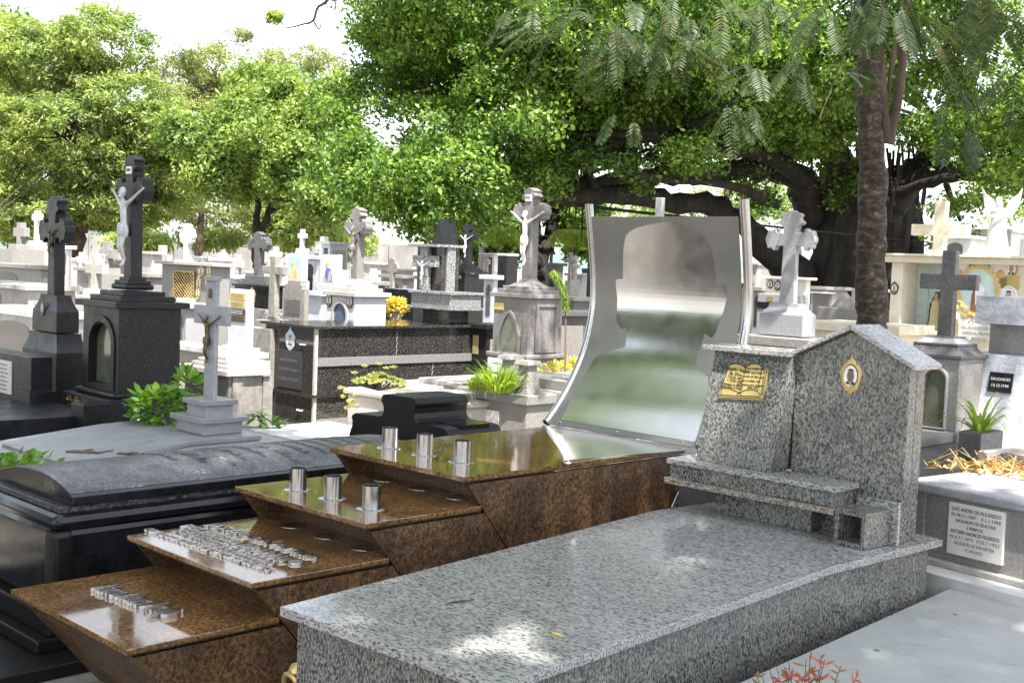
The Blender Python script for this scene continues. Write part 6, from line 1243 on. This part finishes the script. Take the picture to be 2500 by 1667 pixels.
twigs(tc1, C1, [at(630, 480, Y=33), at(668, 470, Y=33)], M['barkdark'], 5, 50, .06)
# large feathery tree on the left
tl1 = tree('spreading_tree', 'large yellow green feathery tree with twisting brown trunk on the left', 189, 600, 36)
limbs(tl1, [[(180, 800, 36, 60), (185, 620, 36, 46), (192, 560, 36, 40), (205, 525, 36, 36), (222, 500, 36, 24), (240, 440, 36, 16), (230, 330, 36, 12), (260, 200, 36, 7)], [(200, 530, 36, 26), (173, 493, 36, 20), (153, 462, 36, 16), (142, 438, 36, 10), (110, 420, 36, 6)], [(195, 505, 36, 14), (191, 470, 36, 12), (184, 430, 36, 9), (150, 340, 36, 6)], [(222, 500, 36, 20), (270, 420, 36, 12), (300, 300, 36, 8)], [(300, 330, 36, 8), (380, 220, 36, 6), (410, 150, 36, 3)]], M['barkmid'], 'trunk', tl1, 9)
_, C2 = leafpart('crown', tl1, pxblobs([(120, 155, 36, 150, 95, 3.5), (280, 120, 36, 110, 80, 3), (330, 260, 36, 120, 80, 3), (180, 330, 35, 160, 90, 3), (60, 430, 34, 110, 80, 2.5), (300, 420, 36, 110, 70, 2.5), (230, 520, 37, 90, 40, 2), (60, 300, 35, 100, 80, 3), (20, 520, 34, 70, 50, 2), (290, 60, 36, 70, 40, 2), (400, 330, 36, 80, 70, 2.4), (60, 560, 35, 80, 30, 1.5), (240, 450, 34.5, 100, 60, 2), (330, 510, 36, 90, 45, 2), (120, 500, 34.5, 80, 45, 2), (420, 440, 37, 70, 60, 2)]), 3300, 90, .42, .13, .3, LF['yel'], 41, .6, .3, gap=-.3, gs=1.4)
twigs(tl1, C2, [at(230, 330, Y=36), at(240, 440, Y=36), at(300, 300, Y=36), at(150, 340, Y=36)], M['barkmid'], 6, 90, .06)
t4 = tree('tall_tree', 'pale green broadleaf tree behind the feathery tree at the left border', 20, 640, 44); limbs(t4, [[(20, 760, 44, 34), (30, 500, 44, 24), (40, 250, 44, 12)]], M['barkmid'], 'trunk', t4)
leafpart('crown', t4, pxblobs([(10, 90, 44, 70, 55, 3), (130, 80, 45, 60, 40, 2.5), (40, 200, 44, 120, 90, 3), (-60, 300, 44, 100, 200, 3), (140, 300, 44, 90, 90, 3), (30, 400, 44, 120, 70, 2)]), 900, 75, .55, .2, .5, LF['lite'], 51, .5, gap=0., gs=2)
t5 = tree('olive_tree', 'thin olive brown tree rising behind the bright green tree', 480, 640, 48); limbs(t5, [[(480, 700, 48, 20), (500, 420, 48, 14), (520, 200, 48, 8), (545, 110, 48, 3)], [(500, 400, 48, 10), (560, 300, 48, 8), (620, 160, 48, 3)], [(490, 400, 48, 8), (420, 260, 48, 6), (395, 150, 48, 3)]], M['barkmid'], 'trunk', t5)
_, C5 = leafpart('crown', t5, pxblobs([(520, 160, 48, 70, 60, 2.4), (430, 200, 48, 80, 60, 2.4), (480, 290, 48, 110, 80, 3), (590, 220, 49, 90, 60, 2.6), (700, 170, 50, 90, 40, 2.4), (790, 150, 50, 60, 40, 2), (380, 330, 47, 90, 90, 3), (400, 470, 47, 100, 70, 2.4), (520, 500, 48, 100, 60, 2.4), (830, 330, 49, 60, 90, 2), (590, 95, 48, 30, 22, 1)]), 1400, 60, .44, .16, .28, LF['olive'], 61, .5, .4, gap=-.25, gs=1.6)
twigs(t5, C5, [at(520, 250, Y=48), at(560, 300, Y=48), at(430, 260, Y=48)], M['barkmid'], 8, 70, .06)
t6 = tree('yellow_tree', 'small yellow green tree behind the leaning forked trunk', 720, 660, 50); limbs(t6, [[(720, 700, 50, 12), (722, 600, 50, 8)]], M['barkmid'], 'trunk', t6); leafpart('crown', t6, pxblobs([(710, 560, 50, 60, 48, 2), (780, 560, 50, 60, 40, 2), (850, 590, 52, 60, 35, 2), (650, 520, 50, 60, 50, 2), (340, 590, 52, 70, 25, 2), (520, 580, 52, 80, 25, 2), (800, 450, 48, 60, 60, 2)]), 560, 60, .6, .2, .4, LF['yel'], 71)
# far trees seen under the fig limbs
t7 = tree('far_tree', 'pale far tree seen through the gap under the fig limbs', 1700, 690, 60); limbs(t7, [[(1700, 720, 60, 14), (1695, 600, 60, 12), (1690, 520, 60, 10)], [(1950, 700, 58, 18), (1945, 560, 58, 16), (1940, 470, 58, 12)], [(1770, 560, 58, 16), (1775, 450, 58, 14)]], M['barkmid'], 'trunk', t7); leafpart('crown', t7, pxblobs([(1850, 470, 60, 90, 60, 3), (1940, 520, 60, 60, 40, 2.5), (1700, 500, 60, 150, 35, 3), (1560, 510, 60, 90, 30, 3), (2450, 480, 55, 90, 70, 3)]), 170, 60, .7, .2, .4, LF['lite'], 81)
# palm leaves hanging near the V-shaped trunk
t8 = tree('palm', 'young palm with hanging yellowish fronds right of the V-shaped trunk', 1400, 690, 27); limbs(t8, [[(1400, 760, 27, 10), (1398, 590, 27, 8)]], M['barkmid'], 'trunk', t8); fm8 = MB(); o_ = Vector(t8.location); q = random.Random(9); hp = at(1398, 575, Y=27)-o_
for i in range(9): a = i*2.4; frond(fm8, hp, (math.cos(a), math.sin(a), 1.1), .85, 22, .30, .014, 1.5, q)
build('fronds', fm8, LF['grass'], t8)
t9 = tree('palm', 'young palm with feathery green fronds left of the gothic shrine cross', 1225, 640, 24); limbs(t9, [[(1215, 760, 24, 10), (1215, 570, 24, 8)]], M['barkmid'], 'trunk', t9); fm8 = MB(); o_ = Vector(t9.location); hp = at(1215, 570, Y=24)-o_
for i in range(9): a = i*2.4; frond(fm8, hp, (math.cos(a), math.sin(a), 1.1), .8, 22, .26, .012, 1.5, q)
build('fronds', fm8, LF['grass'], t9)
# ---------------- near tree with mottled trunk; its crown shades the foreground ----------------
tn = tree('shade_tree', 'near tree with a straight mottled trunk and drooping feathery leaves on the right', 2130, 776, 10.6)
limbs(tn, [[(2128, 900, 10.6, 84), (2127, 776, 10.6, 72), (2128, 600, 10.6, 70), (2130, 450, 10.6, 66), (2126, 330, 10.6, 62), (2122, 250, 10.6, 56), (2124, 120, 10.6, 54), (2125, -80, 10.4, 50), (2110, -400, 9.6, 40), (2000, -800, 8, 30)]], M['bark'], 'trunk', tn, 18, 6, .06)
limbs(tn, [[(2165, 350, 10.6, 34), (2158, 260, 10.6, 22), (2152, 160, 10.6, 20), (2150, -60, 10.5, 16)], [(2165, 350, 10.6, 34), (2190, 250, 10.6, 22), (2205, 150, 10.6, 20), (2212, 40, 10.4, 17), (2225, -150, 10, 12)], [(2168, 250, 10.6, 4), (2180, 140, 10.6, 16), (2205, 100, 10.6, 8)], [(2080, -60, 10, 5), (2075, 80, 9.8, 4), (2040, 190, 9.6, 3), (2000, 290, 9.4, 2)]], M['barkmid'], 'branch', tn, 10, 6, .08)
q = random.Random(77); fr1 = MB(); o_ = Vector(tn.location)
def spray(u, v, Y, n, ln, dirx, dz, seed):
    qq = random.Random(seed)
    for _ in range(n):
        p = at(u+qq.uniform(-35, 35), v+qq.uniform(-22, 22), Y=Y+qq.uniform(-.4, .4))-o_; frond(fr1, p, (dirx+qq.uniform(-.7, .7), qq.uniform(-.8, .3), dz+qq.uniform(-.3, .3)), ln*qq.uniform(.7, 1.15), 15, .078, .016, .35, qq)
for a in ((1400, 20, 9, 10, .42, -.5, -.2, 1), (1330, 60, 9, 8, .4, -.6, -.3, 2), (1500, 60, 9, 12, .45, .2, -.5, 3), (1560, 20, 9, 5, .4, .5, -.3, 4), (1640, 90, 8.6, 8, .42, .5, -.4, 5), (1480, 150, 9, 4, .32, -.5, -.4, 6), (1580, 110, 9, 5, .36, .3, -.9, 7), (1700, 60, 8.8, 10, .4, .5, -.5, 8), (1850, 170, 9, 7, .36, -.5, -.5, 9), (1960, 150, 9, 8, .36, -.4, -.8, 10), (1800, 250, 9.2, 6, .4, .2, -.7, 11), (2000, 20, 8.4, 10, .36, -.5, -.6, 12), (2110, 0, 8, 14, .34, .2, -.9, 13), (2190, 15, 8, 12, .34, .3, -.9, 14), (2290, 60, 8.6, 10, .4, .7, -.4, 15), (2330, 200, 8.8, 6, .34, .6, -.6, 16), (2480, 180, 8.4, 7, .4, -.2, -.6, 17), (2460, 60, 8.6, 9, .4, .2, -.5, 18), (2340, 320, 8.6, 5, .30, .3, -.9, 19), (1520, 290, 9.2, 2, .28, -.6, -.4, 20), (2085, 160, 9.4, 4, .2, .5, -.3, 21), (1270, 40, 9.5, 4, .35, -.7, -.2, 22), (1620, 0, 8.6, 6, .4, .2, -.6, 23), (1760, 0, 8.6, 6, .38, 0, -.6, 24), (1880, 0, 8.6, 7, .38, .2, -.5, 25), (2400, 0, 8.2, 12, .4, .2, -.6, 26)): spray(*a)
build('fronds', fr1, LF['feather'], tn)
leafpart('crown', tn, [(3.3, 10.0, 7.0, 2.2, 1.8, 1.0), (4.5, 8.0, 7.2, 1.6, 1.6, .8)], 300, 85, .30, .12, .42, LF['feather'], 91, .7, .4, .2)
# bare twig reaching in at the top, left of centre
tg_ = thing('hanging_branch', 'dark bare twisting branch with one leafy tuft hanging at the top against the sky', 'branch', loc=tuple(at(800, -60, Y=12)))
limbs(tg_, [[(830, -60, 12, 8), (800, 0, 12, 7), (775, 20, 12, 7), (765, 50, 12, 6), (740, 60, 12, 4), (700, 68, 12, 2.5), (685, 50, 12, 1.5)], [(765, 50, 12, 5), (780, 72, 12, 3), (783, 40, 12, 2), (776, 20, 12, 2)], [(805, 0, 12, 4), (818, 5, 12, 4), (818, 26, 12, 1.5)], [(778, 70, 12, 1.5), (790, 110, 12, 1.2), (800, 150, 12, 1)]], M['barkdark'], 'stem', tg_, 6, 5, .2)
leafpart('leaves', tg_, pxblobs([(668, 42, 12, 18, 12, .1)]), 16, 26, .05, .05, .5, LF['lite'], 95)
# ---------------- unseen trees and tombs at left, added to fill the steel panel's reflection ----------------
for i, (x, y, h, sd_) in enumerate(((-9.5, 9.5, 6.5, 1), (-10, 4.5, 7, 2))):
    o = thing('reflected_tree', ('round green tree out of view at far left, added for the steel reflection', 'round green tree out of view at near left, added for the steel reflection')[i], 'tree', loc=(x, y, 0), group='unseen trees added for reflections'); q = random.Random(sd_+3)
    build('trunk', MB().tube([(0, 0, 0), (.05, .05, 1.5), (-.05, 0, 3), (.1, 0, h*.7)], [.22, .18, .15, .08], 8), M['barkmid'], o, smooth=True)
    hi = [[(-6.5, 11.5, 8.6, 1.6, 1.6, .9), (-4.2, 12.5, 9.6, 1.6, 1.5, .9), (-8.2, 10, 7.6, 1.6, 1.6, 1)], [(-8.5, 7.5, 7.4, 1.6, 1.6, 1), (-7.4, 5.6, 8.2, 1.5, 1.5, .9), (-6.6, 8.6, 9, 1.5, 1.5, .8)]][i]  # high crown blobs placed so the lower steel panel mirrors green
    leafpart('crown', o, [(x+q.uniform(-1.6, 1.6), y+q.uniform(-1.2, 1.2), h*.68+q.uniform(-.9, 1.2), 2.0, 1.8, 1.2) for _ in range(6)]+hi, 560, 70, .55, .2, .5, LF['lite'], 100+sd_)
for i, (x, y, w2, l2, h2, m) in enumerate(((-6.3, 8.0, 1.1, 2.2, .9, 'terrbrown'), (-5.6, 5.6, 1.1, 2.2, 1.1, 'shrine'), (-6.6, 3.4, 1.1, 2.2, .8, 'white'), (-8.0, 6.6, 1.1, 2.2, 1.0, 'white'))):
    o = thing('tomb', ('brownish granolith tomb out of view, added for reflections', 'dark speckled tomb out of view, added for reflections', 'white low tomb out of view, added for reflections', 'white tall tomb out of view, added for reflections')[i], 'tomb', loc=(x, y, 0), rz=RZ, group='unseen tombs added for reflections')
    build('body', MB().box(-w2/2, w2/2, -l2/2, l2/2, 0, h2), M[m], o, bevel=.006); build('cap', MB().box(-w2/2-.05, w2/2+.05, -l2/2-.05, l2/2+.05, h2, h2+.05), M[m], o, bevel=.006)
    pass; crosspart(o, 0, l2/2-.2, h2+.05, h2+.65, h2+.95, .22, .09, .08, M[m])

# tall tree at the viewer's back whose high crown dapples the near tombs
o = thing('shade_tree', 'tall leafy tree whose high crown throws dappled shade on the near tombs', 'tree', loc=(1.2, -7.0, 0)); SH_ = []
OX, OY = 1.76, -4.85
for x, y, r in ((-.1, 3.4, 1.1), (.8, 4.5, 1.1), (1.6, 5.4, .8), (-1.9, 4.6, 1.2), (-1.1, 5.6, 1.2), (-.2, 6.6, 1.0), (.3, 5.4, .8), (-2.9, 5.6, 1.3), (-2.6, 7.3, 1.3), (-1.6, 8.0, 1.2), (-3.2, 9.6, 1.3), (-4.6, 11, 1.5), (-4.8, 8.2, 1.5), (1.7, 3.6, 1.1), (2.5, 4.6, .7), (1.0, 2.4, 1.2), (3.0, 3.2, 1.0), (-.9, 8.1, .8), (-1.4, 3.0, 1.3), (-3.2, 3.6, 1.3), (3.3, 9.0, 1.0), (2.5, 7.3, .6)):
    SH_.append((x+OX, y+OY, 10.5+rnd.uniform(-.5, .5), r, r, .7))
P_, O_, _ = blobpts(SH_, 1350, 90, .38, 97, .45, .1)
GAPS = [(1235, 1572, .75, .26), (870, 1530, .75, .17), (960, 1525, .75, .10), (1700, 1385, .75, .25), (1640, 1365, .75, .12), (1500, 1300, .75, .10), (2170, 1602, .5, .15), (2270, 1520, .5, .10), (2440, 1440, .5, .14), (2120, 1660, .5, .08),
 (745, 1345, .63, .10), (1190, 1122, .94, .10), (1040, 1200, .795, .08), (2240, 1400, .2, .3), (2300, 1400, .2, .3), (2390, 1330, .45, .45), (2500, 1330, .45, .3), (330, 1190, .75, .10), (450, 1160, .75, .12), (560, 1120, .8, .1), (330, 720, 1.5, .4), (1500, 900, 1.2, .12), (2150, 1250, .75, .10), (2240, 1330, .9, .10)]  # leaves cut away along the sun rays so bright patches fall here
rk = np.random.default_rng(4).random(len(P_)) < .05; keep = np.ones(len(P_), bool); sdn = np.array(sd)
for u, v, z, r in GAPS:
    c = np.array(at(u, v, z=z)); t = (P_[:, 2]-z)/sdn[2]; dx = P_[:, 0]-sdn[0]*t-c[0]; dy = P_[:, 1]-sdn[1]*t-c[1]; a_ = np.arctan2(dy, dx); keep &= (dx*dx+dy*dy*.8) > (r*.85*(.8+.22*np.sin(3*a_+u)+.15*np.sin(5*a_+v)))**2
cloud('crown', P_[keep | rk]-np.array(o.location)[None], .15, .5, LF['fig'], o, 97, .7, O_[keep | rk])
leafpart('crown', o, [(1.2+q.uniform(-4, 4), -7+q.uniform(-1.5, 1.5), q.uniform(5.5, 9.5), 1.8, 1.6, 1.2) for q in [random.Random(k) for k in range(10)]], 420, 60, .6, .22, .5, LF['fig'], 98)
tk_ = MB().tube([(0, 0, 0), (.1, 0, 2.5), (0, .2, 5), (.2, .6, 8)], [.35, .3, .25, .18], 10)
for b in SH_[::2]: tk_.tube(spline([(.0, .2, 5.5), (b[0]*.4, (b[1]+7)*.4, 8.6), (b[0]-1.2, b[1]+7, 10.4)], 4), [.16*(1-.85*i/8) for i in range(9)], 5)
build('trunk', tk_, M['barkmid'], o, smooth=True)

for i, (u, v, z, ln, rz_, lb) in enumerate(((1000, 1450, .75, .03, 1, 'small dry leaf near the middle of the granite tomb top'), (1490, 1405, .75, .022, 2, 'dark crumb of leaf on the granite tomb top before the bright patch'), (290, 1031, .60, .05, .4, 'brown leaf on the dark ledger slab of the arched niche shrine'), (2150, 1590, .50, .035, 2.4, 'small green leaf scrap on the pale marble slab'), (2330, 1500, .503, .03, .9, 'dry brown leaf near the seam of the pale marble slab'))):
    fallen(u, v, z, ln, ln*.45, LF['dry'] if i != 3 else LF['bush'], lb, rz_)
